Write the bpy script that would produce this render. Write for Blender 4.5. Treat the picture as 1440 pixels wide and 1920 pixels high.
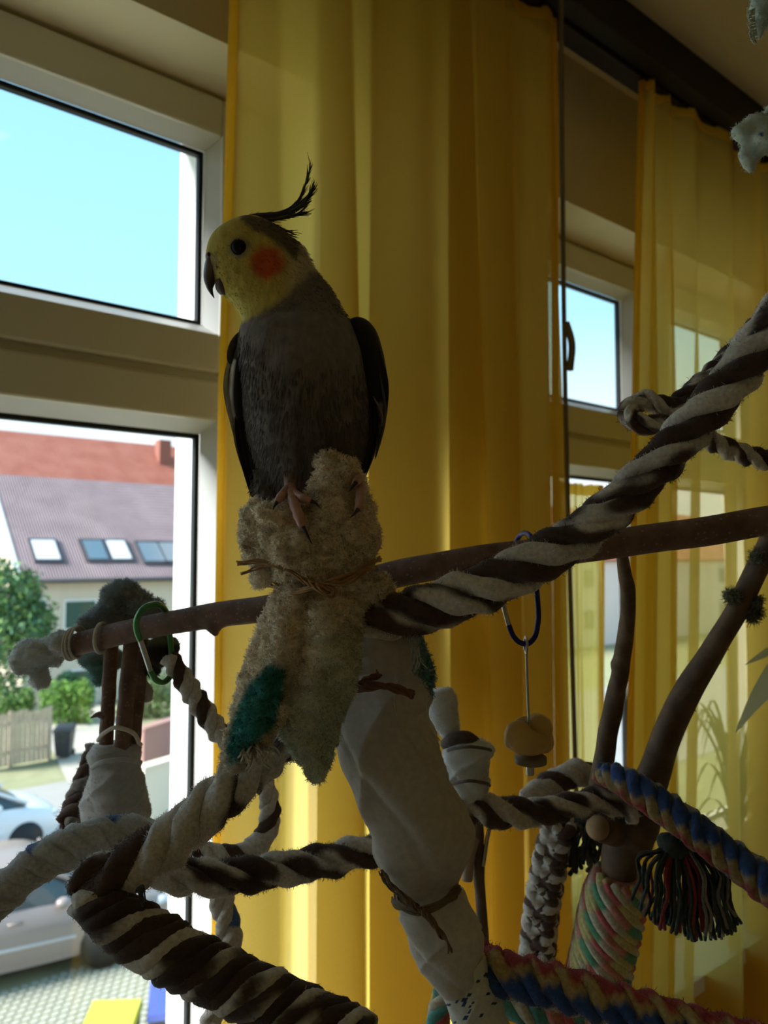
import bpy, math, random
import numpy as np
from mathutils import Vector, Matrix

random.seed(7)
RNG = np.random.default_rng(11)
for o in list(bpy.data.objects):
    bpy.data.objects.remove(o)
SC = bpy.context.scene
COL = SC.collection

# ------------------------------------------------------------------ camera
F = 1450.0                       # focal length in pixels of the 1440x1920 frame
CAMZ = 1.45
YAW, PITCH = math.radians(39.0), math.radians(3.5)
C0 = np.array([0.0, 0.0, CAMZ])
_h = np.array([math.sin(YAW), math.cos(YAW), 0.0])
RGT = np.array([math.cos(YAW), -math.sin(YAW), 0.0])
FWD = _h * math.cos(PITCH) + np.array([0, 0, math.sin(PITCH)])
UPV = -_h * math.sin(PITCH) + np.array([0, 0, math.cos(PITCH)])
cam_data = bpy.data.cameras.new('camera')
cam = bpy.data.objects.new('camera', cam_data)
COL.objects.link(cam)
cam_data.sensor_fit = 'VERTICAL'
cam_data.sensor_height = 36.0
cam_data.lens = F / 1920.0 * 36.0
cam_data.clip_start = 0.02
cam_data.clip_end = 500
cam_data.dof.use_dof = True
cam_data.dof.focus_distance = 0.455
cam_data.dof.aperture_fstop = 10.5
M = Matrix.Identity(4)
for i in range(3):
    M[i][0], M[i][1], M[i][2], M[i][3] = RGT[i], UPV[i], -FWD[i], C0[i]
cam.matrix_world = M
SC.camera = cam

# ------------------------------------------------------------------ light and exposure
SC.view_settings.view_transform = 'Standard'
SC.view_settings.look = 'None'
SC.view_settings.gamma = 1.0
SC.view_settings.use_curve_mapping = False
SC.view_settings.exposure = 1.08

world = bpy.data.worlds.new('sky')
SC.world = world
world.use_nodes = True
nt = world.node_tree
nt.nodes.clear()
def N(tree, kind, **kw):
    n = tree.nodes.new(kind)
    for k, v in kw.items():
        if k in ('blend_type', 'operation', 'interpolation', 'data_type', 'noise_dimensions', 'attribute_name', 'feature'):
            setattr(n, k, v)
        else:
            n.inputs[k].default_value = v
    return n
tc = N(nt, 'ShaderNodeTexCoord')
sep = N(nt, 'ShaderNodeSeparateXYZ')
nt.links.new(tc.outputs['Generated'], sep.inputs[0])
ramp = N(nt, 'ShaderNodeValToRGB')
ramp.color_ramp.elements[0].position = 0.0
ramp.color_ramp.elements[0].color = (0.68, 0.74, 0.78, 1)
ramp.color_ramp.elements[1].position = 0.75
ramp.color_ramp.elements[1].color = (0.18, 0.44, 0.70, 1)
e_ = ramp.color_ramp.elements.new(0.17); e_.color = (0.55, 0.68, 0.77, 1)
e_ = ramp.color_ramp.elements.new(0.30); e_.color = (0.30, 0.57, 0.74, 1)
nt.links.new(sep.outputs['Z'], ramp.inputs[0])
noi = N(nt, 'ShaderNodeTexNoise', **{'Scale': 3.2, 'Detail': 6.0, 'Roughness': 0.55})
mp = N(nt, 'ShaderNodeMapping', **{'Scale': (1.0, 1.0, 2.2), 'Location': (0.35, 1.1, 0.0)})
nt.links.new(tc.outputs['Generated'], mp.inputs[0])
nt.links.new(mp.outputs[0], noi.inputs['Vector'])
cr_ = N(nt, 'ShaderNodeValToRGB')
cr_.color_ramp.elements[0].position = 0.53
cr_.color_ramp.elements[1].position = 0.66
nt.links.new(noi.outputs['Fac'], cr_.inputs[0])
mixc = N(nt, 'ShaderNodeMix', data_type='RGBA')
nt.links.new(cr_.outputs[0], mixc.inputs[0])
nt.links.new(ramp.outputs[0], mixc.inputs[6])
mixc.inputs[7].default_value = (0.80, 0.83, 0.88, 1)
bg = N(nt, 'ShaderNodeBackground', Strength=1.0)
nt.links.new(mixc.outputs[2], bg.inputs[0])
wo = N(nt, 'ShaderNodeOutputWorld')
nt.links.new(bg.outputs[0], wo.inputs[0])

sun_d = bpy.data.lights.new('sun_offscreen', 'SUN')
sun_d.energy = 6.5
sun_d.angle = math.radians(16)
sun_d.color = (1.0, 0.97, 0.93)
sun = bpy.data.objects.new('sun_offscreen', sun_d)
COL.objects.link(sun)
sun.rotation_euler = Vector((-0.86, 0.30, 0.62)).to_track_quat('Z', 'Y').to_euler()   # hazy sun from the left, almost along the street front

# ------------------------------------------------------------------ pixel helpers
def P(x, y, d):
    return C0 + d * (FWD + (x - 720.0) / F * RGT + (960.0 - y) / F * UPV)
def ray(x, y):
    return FWD + (x - 720.0) / F * RGT + (960.0 - y) / F * UPV
def on_y(x, y, Y):
    v = ray(x, y); return C0 + v * (Y / v[1])
def on_z(x, y, Z):
    v = ray(x, y); return C0 + v * ((Z - CAMZ) / v[2])

# ------------------------------------------------------------------ materials
MATS = {}
def new_mat(name):
    m = bpy.data.materials.new(name); m.use_nodes = True
    t = m.node_tree; t.nodes.clear()
    out = N(t, 'ShaderNodeOutputMaterial')
    b = N(t, 'ShaderNodeBsdfPrincipled')
    t.links.new(b.outputs[0], out.inputs[0])
    MATS[name] = m
    return m, t, b, out
def s2l(c):
    c = np.asarray(c, float) / 255.0
    return np.where(c <= 0.04045, c / 12.92, ((c + 0.055) / 1.055) ** 2.4)
def simple(name, col, rough=0.6, var=0.12, scale=30.0, bump=0.0, bscale=None, metal=0.0, spec=0.4):
    m, t, b, out = new_mat(name)
    co = N(t, 'ShaderNodeTexCoord')
    n = N(t, 'ShaderNodeTexNoise', **{'Scale': scale, 'Detail': 5.0})
    t.links.new(co.outputs['Object'], n.inputs['Vector'])
    mx = N(t, 'ShaderNodeMix', data_type='RGBA')
    mx.inputs[6].default_value = tuple(max(0, c * (1 - var)) for c in col) + (1,)
    mx.inputs[7].default_value = tuple(min(1, c * (1 + var)) for c in col) + (1,)
    t.links.new(n.outputs['Fac'], mx.inputs[0])
    t.links.new(mx.outputs[2], b.inputs['Base Color'])
    b.inputs['Roughness'].default_value = rough
    b.inputs['Metallic'].default_value = metal
    b.inputs['Specular IOR Level'].default_value = spec
    if bump:
        n2 = N(t, 'ShaderNodeTexNoise', **{'Scale': bscale or scale * 3, 'Detail': 4.0})
        t.links.new(co.outputs['Object'], n2.inputs['Vector'])
        bp = N(t, 'ShaderNodeBump', Strength=bump, Distance=0.002)
        t.links.new(n2.outputs['Fac'], bp.inputs['Height'])
        t.links.new(bp.outputs[0], b.inputs['Normal'])
    return m
def attr_mat(name, rough=0.85, nscale=400.0, var=0.25, bump=0.4, bscale=900.0, sheen=0.0, spec=0.2, stretch=(1, 1, 1)):
    m, t, b, out = new_mat(name)
    a = N(t, 'ShaderNodeAttribute', attribute_name='Col')
    co = N(t, 'ShaderNodeTexCoord')
    n = N(t, 'ShaderNodeTexNoise', **{'Scale': nscale, 'Detail': 3.0})
    mpn = N(t, 'ShaderNodeMapping', Scale=stretch)
    t.links.new(co.outputs['Object'], mpn.inputs[0])
    t.links.new(mpn.outputs[0], n.inputs['Vector'])
    r = N(t, 'ShaderNodeMapRange', **{'From Min': 0.25, 'From Max': 0.75, 'To Min': 1 - var, 'To Max': 1 + var})
    t.links.new(n.outputs['Fac'], r.inputs[0])
    mx = N(t, 'ShaderNodeMix', data_type='RGBA', blend_type='MULTIPLY')
    mx.inputs[0].default_value = 1.0
    t.links.new(a.outputs['Color'], mx.inputs[6])
    t.links.new(r.outputs[0], mx.inputs[7])
    t.links.new(mx.outputs[2], b.inputs['Base Color'])
    b.inputs['Roughness'].default_value = rough
    b.inputs['Specular IOR Level'].default_value = spec
    if sheen:
        b.inputs['Sheen Weight'].default_value = sheen
    if bump:
        n2 = N(t, 'ShaderNodeTexNoise', **{'Scale': bscale, 'Detail': 3.0})
        t.links.new(mpn.outputs[0], n2.inputs['Vector'])
        bp = N(t, 'ShaderNodeBump', Strength=bump, Distance=0.0008)
        t.links.new(n2.outputs['Fac'], bp.inputs['Height'])
        t.links.new(bp.outputs[0], b.inputs['Normal'])
    return m
YARN = attr_mat('yarn', bump=0.6, sheen=0.2)
CLOTH = attr_mat('cloth', nscale=250, var=0.12, bump=0.35, bscale=1500, sheen=0.2)
PLUME = attr_mat('plumage', nscale=260, var=0.22, bump=0.5, bscale=500, sheen=0.15, stretch=(1, 1, 0.35))
HORN = attr_mat('horn', rough=0.4, nscale=300, var=0.15, bump=0.15, spec=0.4)
FUZZM = attr_mat('fuzz_fibre', bump=0.0, var=0.15)
_t = FUZZM.node_tree                       # thin fibres let light through to both sides
_b = next(n for n in _t.nodes if n.type == 'BSDF_PRINCIPLED'); _o = next(n for n in _t.nodes if n.type == 'OUTPUT_MATERIAL')
_tl = N(_t, 'ShaderNodeBsdfTranslucent'); _mx = N(_t, 'ShaderNodeMixShader', Fac=0.5)
_t.links.new(_b.inputs['Base Color'].links[0].from_socket, _tl.inputs[0])
_t.links.new(_b.outputs[0], _mx.inputs[1]); _t.links.new(_tl.outputs[0], _mx.inputs[2]); _t.links.new(_mx.outputs[0], _o.inputs[0])

# bark with pale lenticels
def bark(name, c1, c2, dots=True):
    m, t, b, out = new_mat(name)
    co = N(t, 'ShaderNodeTexCoord')
    n = N(t, 'ShaderNodeTexNoise', **{'Scale': 45.0, 'Detail': 8.0, 'Roughness': 0.65})
    t.links.new(co.outputs['Object'], n.inputs['Vector'])
    r = N(t, 'ShaderNodeValToRGB')
    r.color_ramp.elements[0].position = 0.32; r.color_ramp.elements[0].color = (*c1, 1)
    r.color_ramp.elements[1].position = 0.7; r.color_ramp.elements[1].color = (*c2, 1)
    t.links.new(n.outputs['Fac'], r.inputs[0])
    last = r.outputs[0]
    if dots:
        v = N(t, 'ShaderNodeTexVoronoi', Scale=240.0)
        t.links.new(co.outputs['Object'], v.inputs['Vector'])
        rr = N(t, 'ShaderNodeValToRGB')
        rr.color_ramp.elements[0].position = 0.15; rr.color_ramp.elements[0].color = (1, 1, 1, 1)
        rr.color_ramp.elements[1].position = 0.23; rr.color_ramp.elements[1].color = (0, 0, 0, 1)
        t.links.new(v.outputs['Distance'], rr.inputs[0])
        mx = N(t, 'ShaderNodeMix', data_type='RGBA')
        t.links.new(rr.outputs[0], mx.inputs[0])
        t.links.new(last, mx.inputs[6])
        mx.inputs[7].default_value = (0.27, 0.20, 0.155, 1)
        last = mx.outputs[2]
    t.links.new(last, b.inputs['Base Color'])
    b.inputs['Roughness'].default_value = 0.7
    bp = N(t, 'ShaderNodeBump', Strength=0.5, Distance=0.002)
    t.links.new(n.outputs['Fac'], bp.inputs['Height'])
    t.links.new(bp.outputs[0], b.inputs['Normal'])
    return m
BARK = bark('bark_brown', (0.09, 0.045, 0.032), (0.26, 0.15, 0.11))
BARK2 = bark('bark_grey_brown', (0.06, 0.035, 0.022), (0.20, 0.125, 0.08), dots=False)
PVC = simple('cream_window_paint', (0.74, 0.71, 0.61), rough=0.35, var=0.02)
BEAD = simple('glazing_bead_plastic', (0.74, 0.76, 0.76), rough=0.3, var=0.02)
GASKET = simple('black_rubber_gasket', (0.012, 0.014, 0.016), rough=0.6, var=0.1)
WALLM = simple('ochre_wall_paint', (0.80, 0.71, 0.49), rough=0.9, var=0.05, scale=6, bump=0.2, bscale=200)
CEILM = simple('ceiling_paint', (0.72, 0.62, 0.43), rough=0.9, var=0.05, scale=5, bump=0.2, bscale=150)
FLOORM = simple('wood_laminate', (0.54, 0.47, 0.38), rough=0.5, var=0.3, scale=4)
RENDERM = simple('white_facade_render', (0.74, 0.75, 0.75), rough=0.9, var=0.04, scale=20)
DARKWOOD = simple('dark_stained_wood', (0.016, 0.009, 0.005), rough=0.6, var=0.4, scale=40)
RAFFIA = simple('raffia', (0.40, 0.22, 0.10), rough=0.7, var=0.35, scale=220, bump=0.5)
STRING = simple('pale_string', (0.64, 0.59, 0.52), rough=0.8, var=0.2, scale=300)
STEEL = simple('steel', (0.55, 0.53, 0.50), rough=0.3, var=0.05, metal=1.0)
GREENAL = simple('green_anodised_metal', (0.10, 0.30, 0.11), rough=0.35, var=0.08, metal=0.6)
BLUEAL = simple('blue_anodised_metal', (0.03, 0.03, 0.16), rough=0.35, var=0.08, metal=0.5)
FRUIT = simple('dried_fruit', (0.62, 0.40, 0.13), rough=0.5, var=0.3, scale=60, bump=0.4)
EYEM = simple('bird_eye', (0.006, 0.004, 0.004), rough=0.35, var=0.0, spec=0.12)

def glass_mat():
    m, t, b, out = new_mat('window_glass')
    t.nodes.remove(b)
    tr = N(t, 'ShaderNodeBsdfTransparent', Color=(0.95, 0.97, 0.97, 1))
    gl = N(t, 'ShaderNodeBsdfGlossy', Color=(1, 1, 1, 1), Roughness=0.02)
    lw = N(t, 'ShaderNodeLayerWeight', Blend=0.5)
    pw = N(t, 'ShaderNodeMath', operation='POWER'); pw.inputs[1].default_value = 5.0
    ma = N(t, 'ShaderNodeMath', operation='MULTIPLY_ADD'); ma.inputs[1].default_value = 0.5; ma.inputs[2].default_value = 0.03
    t.links.new(lw.outputs['Facing'], pw.inputs[0]); t.links.new(pw.outputs[0], ma.inputs[0])
    mx = N(t, 'ShaderNodeMixShader')
    t.links.new(ma.outputs[0], mx.inputs[0]); t.links.new(tr.outputs[0], mx.inputs[1]); t.links.new(gl.outputs[0], mx.inputs[2])
    t.links.new(mx.outputs[0], out.inputs[0])
    return m
GLASS = glass_mat()
def sheer(name, col, transp, tl=0.65, tcol=(0.98, 0.9, 0.6)):
    m, t, b, out = new_mat(name)
    t.nodes.remove(b)
    co = N(t, 'ShaderNodeTexCoord')
    n = N(t, 'ShaderNodeTexNoise', **{'Scale': 600.0, 'Detail': 2.0})
    t.links.new(co.outputs['Object'], n.inputs['Vector'])
    mxc = N(t, 'ShaderNodeMix', data_type='RGBA')
    mxc.inputs[6].default_value = tuple(c * 0.9 for c in col) + (1,)
    mxc.inputs[7].default_value = tuple(min(1, c * 1.08) for c in col) + (1,)
    t.links.new(n.outputs['Fac'], mxc.inputs[0])
    df = N(t, 'ShaderNodeBsdfDiffuse'); tr = N(t, 'ShaderNodeBsdfTranslucent')
    t.links.new(mxc.outputs[2], df.inputs[0]); t.links.new(mxc.outputs[2], tr.inputs[0])
    m1 = N(t, 'ShaderNodeMixShader', Fac=tl)
    t.links.new(df.outputs[0], m1.inputs[1]); t.links.new(tr.outputs[0], m1.inputs[2])
    tp = N(t, 'ShaderNodeBsdfTransparent', Color=(*tcol, 1))
    m2 = N(t, 'ShaderNodeMixShader', Fac=transp)
    t.links.new(m1.outputs[0], m2.inputs[1]); t.links.new(tp.outputs[0], m2.inputs[2])
    t.links.new(m2.outputs[0], out.inputs[0])
    return m
SHEER = sheer('yellow_voile', (0.97, 0.73, 0.16), 0.25, tl=0.84)
SHEER2 = sheer('pale_yellow_voile', (0.97, 0.74, 0.18), 0.36, tl=0.84, tcol=(0.98, 0.91, 0.62))
HEM = sheer('yellow_voile_hem', (0.97, 0.70, 0.14), 0.05, tl=0.84)
LEAFM = sheer('leaf', (0.16, 0.26, 0.07), 0.0, tl=0.35)

# ------------------------------------------------------------------ geometry helpers
class G:
    """a bundle of vertices, faces and per-vertex colours"""
    def __init__(s): s.v, s.f, s.c = [], [], []; s.n = 0
    def add(s, v, f, col=(0.5, 0.5, 0.5)):
        v = np.asarray(v, float).reshape(-1, 3)
        c = np.asarray(col, float)
        if c.ndim == 1: c = np.tile(c, (len(v), 1))
        s.f += [tuple(int(i) + s.n for i in q) for q in f]
        s.v.append(v); s.c.append(c); s.n += len(v)
        return s
    def verts(s): return np.concatenate(s.v)
    def cols(s): return np.concatenate(s.c)

def obj(name, g, mat, parent=None, smooth=True, kind=None):
    """one mesh object; as a part its vertices are relative to its root's base"""
    v = g.verts(); me = bpy.data.meshes.new(name)
    if parent is not None:
        base = np.array(parent['_base'])
    else:
        lo, hi = v.min(0), v.max(0)
        base = np.array([(lo[0] + hi[0]) / 2, (lo[1] + hi[1]) / 2, lo[2]])
    me.from_pydata((v - base).tolist(), [], g.f)
    ca = me.color_attributes.new('Col', 'FLOAT_COLOR', 'POINT')
    c4 = np.ones((len(v), 4), np.float32); c4[:, :3] = g.cols()
    ca.data.foreach_set('color', c4.ravel())
    if smooth and kind != 'stuff': me.polygons.foreach_set('use_smooth', [True] * len(me.polygons))
    me.materials.append(mat); me.update()
    o = bpy.data.objects.new(name, me); COL.objects.link(o)
    if parent is not None:
        o.parent = parent
    else:
        o.location = base
    o['_base'] = base.tolist()
    if kind: o['kind'] = kind
    return o
def tag(o, label, cat, group=None):
    o['label'] = label; o['category'] = cat
    if group: o['group'] = group
    return o
def thing(name, base, label, cat, group=None):
    o = bpy.data.objects.new(name, None); COL.objects.link(o)
    o.empty_display_size = 0.02
    o.location = Vector(base); o['_base'] = [float(b) for b in base]
    return tag(o, label, cat, group)
def struct(name, base):
    o = bpy.data.objects.new(name, None); COL.objects.link(o)
    o.location = Vector(base); o['_base'] = [float(b) for b in base]; o['kind'] = 'structure'
    return o
def base_of(*gs):
    v = np.concatenate([g.verts() for g in gs]); lo, hi = v.min(0), v.max(0)
    return [(lo[0] + hi[0]) / 2, (lo[1] + hi[1]) / 2, lo[2]]

BOXF = [(0, 1, 3, 2), (4, 6, 7, 5), (0, 4, 5, 1), (2, 3, 7, 6), (0, 2, 6, 4), (1, 5, 7, 3)]
def box(g, x0, x1, y0, y1, z0, z1, col=(0.5, 0.5, 0.5)):
    g.add([(x, y, z) for x in (x0, x1) for y in (y0, y1) for z in (z0, z1)], BOXF, col); return g
def bbox_bev(g, x0, x1, y0, y1, z0, z1, b=0.004, col=(.5, .5, .5)):
    """box with chamfered edges on every side"""
    import bmesh
    bm = bmesh.new()
    vs = [bm.verts.new((x, y, z)) for x in (x0, x1) for y in (y0, y1) for z in (z0, z1)]
    for q in BOXF: bm.faces.new([vs[i] for i in q])
    bmesh.ops.bevel(bm, geom=list(bm.edges), offset=b, segments=2, affect='EDGES', profile=0.5)
    bm.verts.index_update()
    g.add([v.co[:] for v in bm.verts], [[v.index for v in f.verts] for f in bm.faces], col)
    bm.free(); return g
def xf(g, loc=(0, 0, 0), rz=0.0, s=1.0):
    c, n = math.cos(rz), math.sin(rz); R = np.array([[c, -n, 0], [n, c, 0], [0, 0, 1]])
    g.v = [(v * s) @ R.T + np.array(loc) for v in g.v]; return g

def curve(pts, n):
    """smooth curve through control rows, resampled at n even steps (any number of columns)"""
    p = np.asarray(pts, float)
    if len(p) == 2:
        t = np.linspace(0, 1, n)[:, None]; return p[0] * (1 - t) + p[1] * t
    d = np.linalg.norm(np.diff(p[:, :3], axis=0), axis=1); d[d < 1e-9] = 1e-9
    t = np.concatenate([[0], np.cumsum(d)])
    m = np.zeros_like(p)
    sl = np.diff(p, axis=0) / d[:, None]
    m[1:-1] = (sl[:-1] * d[1:, None] + sl[1:] * d[:-1, None]) / (d[:-1] + d[1:])[:, None]
    m[0], m[-1] = sl[0], sl[-1]
    T = np.linspace(0, t[-1], n)
    k = np.clip(np.searchsorted(t, T, side='right') - 1, 0, len(p) - 2)
    h = d[k][:, None]; u = ((T - t[k]) / d[k])[:, None]
    return ((2*u**3 - 3*u**2 + 1) * p[k] + (u**3 - 2*u**2 + u) * h * m[k]
            + (-2*u**3 + 3*u**2) * p[k+1] + (u**3 - u**2) * h * m[k+1])
def frames(path):
    t = np.gradient(path, axis=0); t /= np.linalg.norm(t, axis=1)[:, None] + 1e-12
    ref = np.array([0, 0, 1.0]) if abs(t[0][2]) < 0.8 else np.array([1.0, 0, 0])
    n = np.cross(t[0], ref); n /= np.linalg.norm(n)
    Ns = [n]
    for i in range(1, len(path)):
        n = Ns[-1] - t[i] * np.dot(Ns[-1], t[i]); n /= np.linalg.norm(n) + 1e-12
        Ns.append(n)
    Ns = np.array(Ns); return t, Ns, np.cross(t, Ns)
def tube(g, path, rad, seg=12, col=(.5, .5, .5), caps=True, closed=False, rfun=None):
    path = np.asarray(path, float); n = len(path)
    rad = np.broadcast_to(np.asarray(rad, float), (n,))
    t, A, B = frames(path)
    th = np.linspace(0, 2 * math.pi, seg, endpoint=False)
    rr = rad[:, None] * np.ones(seg)
    if rfun is not None: rr = rr * rfun(np.linspace(0, 1, n)[:, None], th[None, :])
    v = path[:, None, :] + rr[:, :, None] * (np.cos(th)[None, :, None] * A[:, None, :] + np.sin(th)[None, :, None] * B[:, None, :])
    f = []
    for i in range(n - 1 + (1 if closed else 0)):
        a, b = i * seg, ((i + 1) % n) * seg
        for j in range(seg):
            k = (j + 1) % seg
            f.append((a + j, a + k, b + k, b + j))
    v = v.reshape(-1, 3)
    c = np.asarray(col, float)
    if c.ndim == 3: c = c.reshape(-1, 3)
    elif c.ndim == 2: c = np.repeat(c, seg, axis=0)
    else: c = np.tile(c, (len(v), 1))
    if caps and not closed:
        v = np.concatenate([v, path[:1] - t[:1] * rad[0] * 0.35, path[-1:] + t[-1:] * rad[-1] * 0.35])
        c = np.concatenate([c, c[:1], c[-1:]])
        e = n * seg
        for j in range(seg):
            k = (j + 1) % seg
            f.append((e, k, j)); f.append((e + 1, (n - 1) * seg + j, (n - 1) * seg + k))
    g.add(v, f, c); return g
def ell(g, c, ax, seg=20, rings=12, col=(.5, .5, .5), jit=0.0):
    """ellipsoid with half-axis vectors ax (3x3)"""
    ax = np.asarray(ax, float); v = []; f = []
    ph = np.linspace(0, math.pi, rings + 1)[1:-1]; th = np.linspace(0, 2*math.pi, seg, endpoint=False)
    pts = [(0, 0, 1)] + [(math.sin(p)*math.cos(a), math.sin(p)*math.sin(a), math.cos(p)) for p in ph for a in th] + [(0, 0, -1)]
    pts = np.array(pts)
    if jit: pts = pts * (1 + jit * RNG.standard_normal((len(pts), 1)))
    v = np.asarray(c) + pts @ ax
    for j in range(seg): f.append((0, 1 + j, 1 + (j+1) % seg))
    for i in range(rings - 2):
        for j in range(seg):
            a = 1 + i*seg; k = (j+1) % seg
            f.append((a+j, a+seg+j, a+seg+k, a+k))
    e = 1 + (rings-1)*seg; a = 1 + (rings-2)*seg
    for j in range(seg): f.append((a+j, e, a+(j+1) % seg))
    if np.linalg.det(ax) < 0: f = [q[::-1] for q in f]
    g.add(v, f, col); return g
def lump(g, x, y, d, rx, ry, ro=None, rot=0.0, col=(.5, .5, .5)):
    """ellipsoid given in photo pixels at distance d: half sizes rx, ry across, ro in depth"""
    s = d / F; ro = ro or (rx + ry) / 2
    c, n = math.cos(rot), math.sin(rot)
    return ell(g, P(x, y, d), np.array([rx*s*(c*RGT - n*UPV), ry*s*(n*RGT + c*UPV), ro*s*FWD]), col=col)
def remesh(g, voxel, smooth=6, disp=0.0, dscale=60.0, colfun=None):
    """melts overlapping shapes into one continuous surface"""
    me = bpy.data.meshes.new('tmp'); me.from_pydata(g.verts().tolist(), [], g.f)
    o = bpy.data.objects.new('tmp', me); COL.objects.link(o)
    r = o.modifiers.new('r', 'REMESH'); r.mode = 'VOXEL'; r.voxel_size = voxel
    s = o.modifiers.new('s', 'SMOOTH'); s.factor = 0.5; s.iterations = smooth
    dg = bpy.context.evaluated_depsgraph_get(); ev = o.evaluated_get(dg); m2 = ev.to_mesh()
    v = np.empty(len(m2.vertices) * 3); m2.vertices.foreach_get('co', v); v = v.reshape(-1, 3)
    nn = np.empty(len(m2.vertices) * 3); m2.vertices.foreach_get('normal', nn); nn = nn.reshape(-1, 3)
    f = [tuple(p.vertices) for p in m2.polygons]
    ev.to_mesh_clear(); bpy.data.objects.remove(o); bpy.data.meshes.remove(me)
    if disp: v = v + nn * (disp * vnoise(v * dscale))[:, None]
    out = G(); out.add(v, f, colfun(v) if colfun else (.5, .5, .5)); return out
_ph = RNG.uniform(0, 6.28, (24, 3)); _dr = RNG.standard_normal((24, 3))
def vnoise(p):
    """cheap smooth noise in [-1, 1] from summed sines"""
    o = np.zeros(len(p))
    for i in range(24):
        k = 1 + (i % 4) * 0.9
        o += np.sin(p @ _dr[i] * k + _ph[i, 0]) / (1 + 0.5 * (i % 4))
    return np.clip(o / 5.0, -1.5, 1.5)
def pix(v):
    """photo pixel of world points"""
    d = v - C0; z = d @ FWD
    return np.stack([720 + F * (d @ RGT) / z, 960 - F * (d @ UPV) / z], 1)
def sample(g, n):
    v = g.verts(); c = g.cols(); tri = []
    for q in g.f:
        tri.append(q[:3])
        if len(q) == 4: tri.append((q[0], q[2], q[3]))
    tri = np.array(tri)
    a, b, d = v[tri[:, 0]], v[tri[:, 1]], v[tri[:, 2]]
    nr = np.cross(b - a, d - a); ar = np.linalg.norm(nr, axis=1)
    nr = nr / (ar[:, None] + 1e-15)
    k = RNG.choice(len(tri), n, p=ar / ar.sum())
    u, w = RNG.random(n), RNG.random(n); m = u + w > 1; u[m], w[m] = 1 - u[m], 1 - w[m]
    p = a[k] + u[:, None] * (b[k] - a[k]) + w[:, None] * (d[k] - a[k])
    return p, nr[k], c[tri[k, 0]]
def fuzz(g, src, n, length, width, lean=0.6, curl=0.5, direction=None, cvar=0.15, col=None):
    """short curly fibres standing on a surface"""
    p, nr, c = sample(src, n)
    if col is not None: c = np.tile(np.asarray(col, float), (n, 1))
    rd = RNG.standard_normal((n, 3)); rd /= np.linalg.norm(rd, axis=1)[:, None]
    d1 = nr + lean * rd
    if direction is not None: d1 = d1 + np.asarray(direction)
    d1 /= np.linalg.norm(d1, axis=1)[:, None]
    rd2 = RNG.standard_normal((n, 3)); d2 = d1 + curl * rd2; d2 /= np.linalg.norm(d2, axis=1)[:, None]
    d3 = d2 + curl * RNG.standard_normal((n, 3)); d3 /= np.linalg.norm(d3, axis=1)[:, None]
    L = length * RNG.uniform(0.5, 1.3, (n, 1))
    p0 = p - nr * width; p1 = p + d1 * L * .4; p2 = p1 + d2 * L * .35; p3 = p2 + d3 * L * .25
    side = np.cross(d1, RNG.standard_normal((n, 3))); side /= np.linalg.norm(side, axis=1)[:, None] + 1e-9
    w = side * width * 0.5
    V = np.stack([p0 - w, p0 + w, p1 - w, p1 + w, p2 - w*.7, p2 + w*.7, p3], 1).reshape(-1, 3)
    i = np.arange(n)[:, None] * 7
    FQ = np.concatenate([i + np.array([[0, 1, 3, 2]]), i + np.array([[2, 3, 5, 4]])]).tolist()
    FT = (i + np.array([[4, 5, 6]])).tolist()
    c = np.clip(c * (1 + cvar * RNG.standard_normal((n, 1))), 0, 1)
    g.add(V, FQ + FT, np.repeat(c, 7, axis=0)); return g
def grid_faces(nu, nv):
    return [(i*nv+j, i*nv+j+1, (i+1)*nv+j+1, (i+1)*nv+j) for i in range(nu-1) for j in range(nv-1)]
def sheet(rows, nu=40, nv=24, thick=0.002, disp=0.0, dscale=50.0, colfun=None, px=True):
    """thick cloth sheet through rows of (x, y, d) photo control points"""
    R = [np.array([P(*q) for q in r]) if px else np.array(r) for r in rows]
    R = [curve(r, nv) for r in R]
    Rr = np.stack(R)                                   # rows, nv, 3
    cols = [curve(Rr[:, j, :], nu) for j in range(nv)]
    S = np.stack(cols, 1)                              # nu, nv, 3
    du = np.gradient(S, axis=0); dv = np.gradient(S, axis=1)
    n = np.cross(du, dv); n /= np.linalg.norm(n, axis=2)[:, :, None] + 1e-12
    v = S.reshape(-1, 3); n = n.reshape(-1, 3)
    if disp: v = v + n * (disp * vnoise(v * dscale))[:, None]
    a, b = v + n * thick / 2, v - n * thick / 2
    f = [q[::-1] for q in grid_faces(nu, nv)]; k = len(v)
    f2 = [tuple(i + k for i in q[::-1]) for q in f]
    ed = []
    def strip(idx):
        for i, j in zip(idx[:-1], idx[1:]): ed.append((i, i + k, j + k, j))
    strip([j for j in range(nv)][::-1]); strip([(nu-1)*nv + j for j in range(nv)])
    strip([i*nv for i in range(nu)]); strip([i*nv + nv - 1 for i in range(nu)][::-1])
    V = np.concatenate([a, b]); g = G()
    g.add(V, f + f2 + ed, colfun(V) if colfun else (.5, .5, .5)); return g
def pxpath(ctrl, n):
    """control rows (x, y, d, r_px) -> world path and radii"""
    q = np.array([np.concatenate([P(c[0], c[1], c[2]), [c[3] * c[2] / F]]) for c in ctrl])
    w = curve(q, n); return w[:, :3], w[:, 3]
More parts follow.
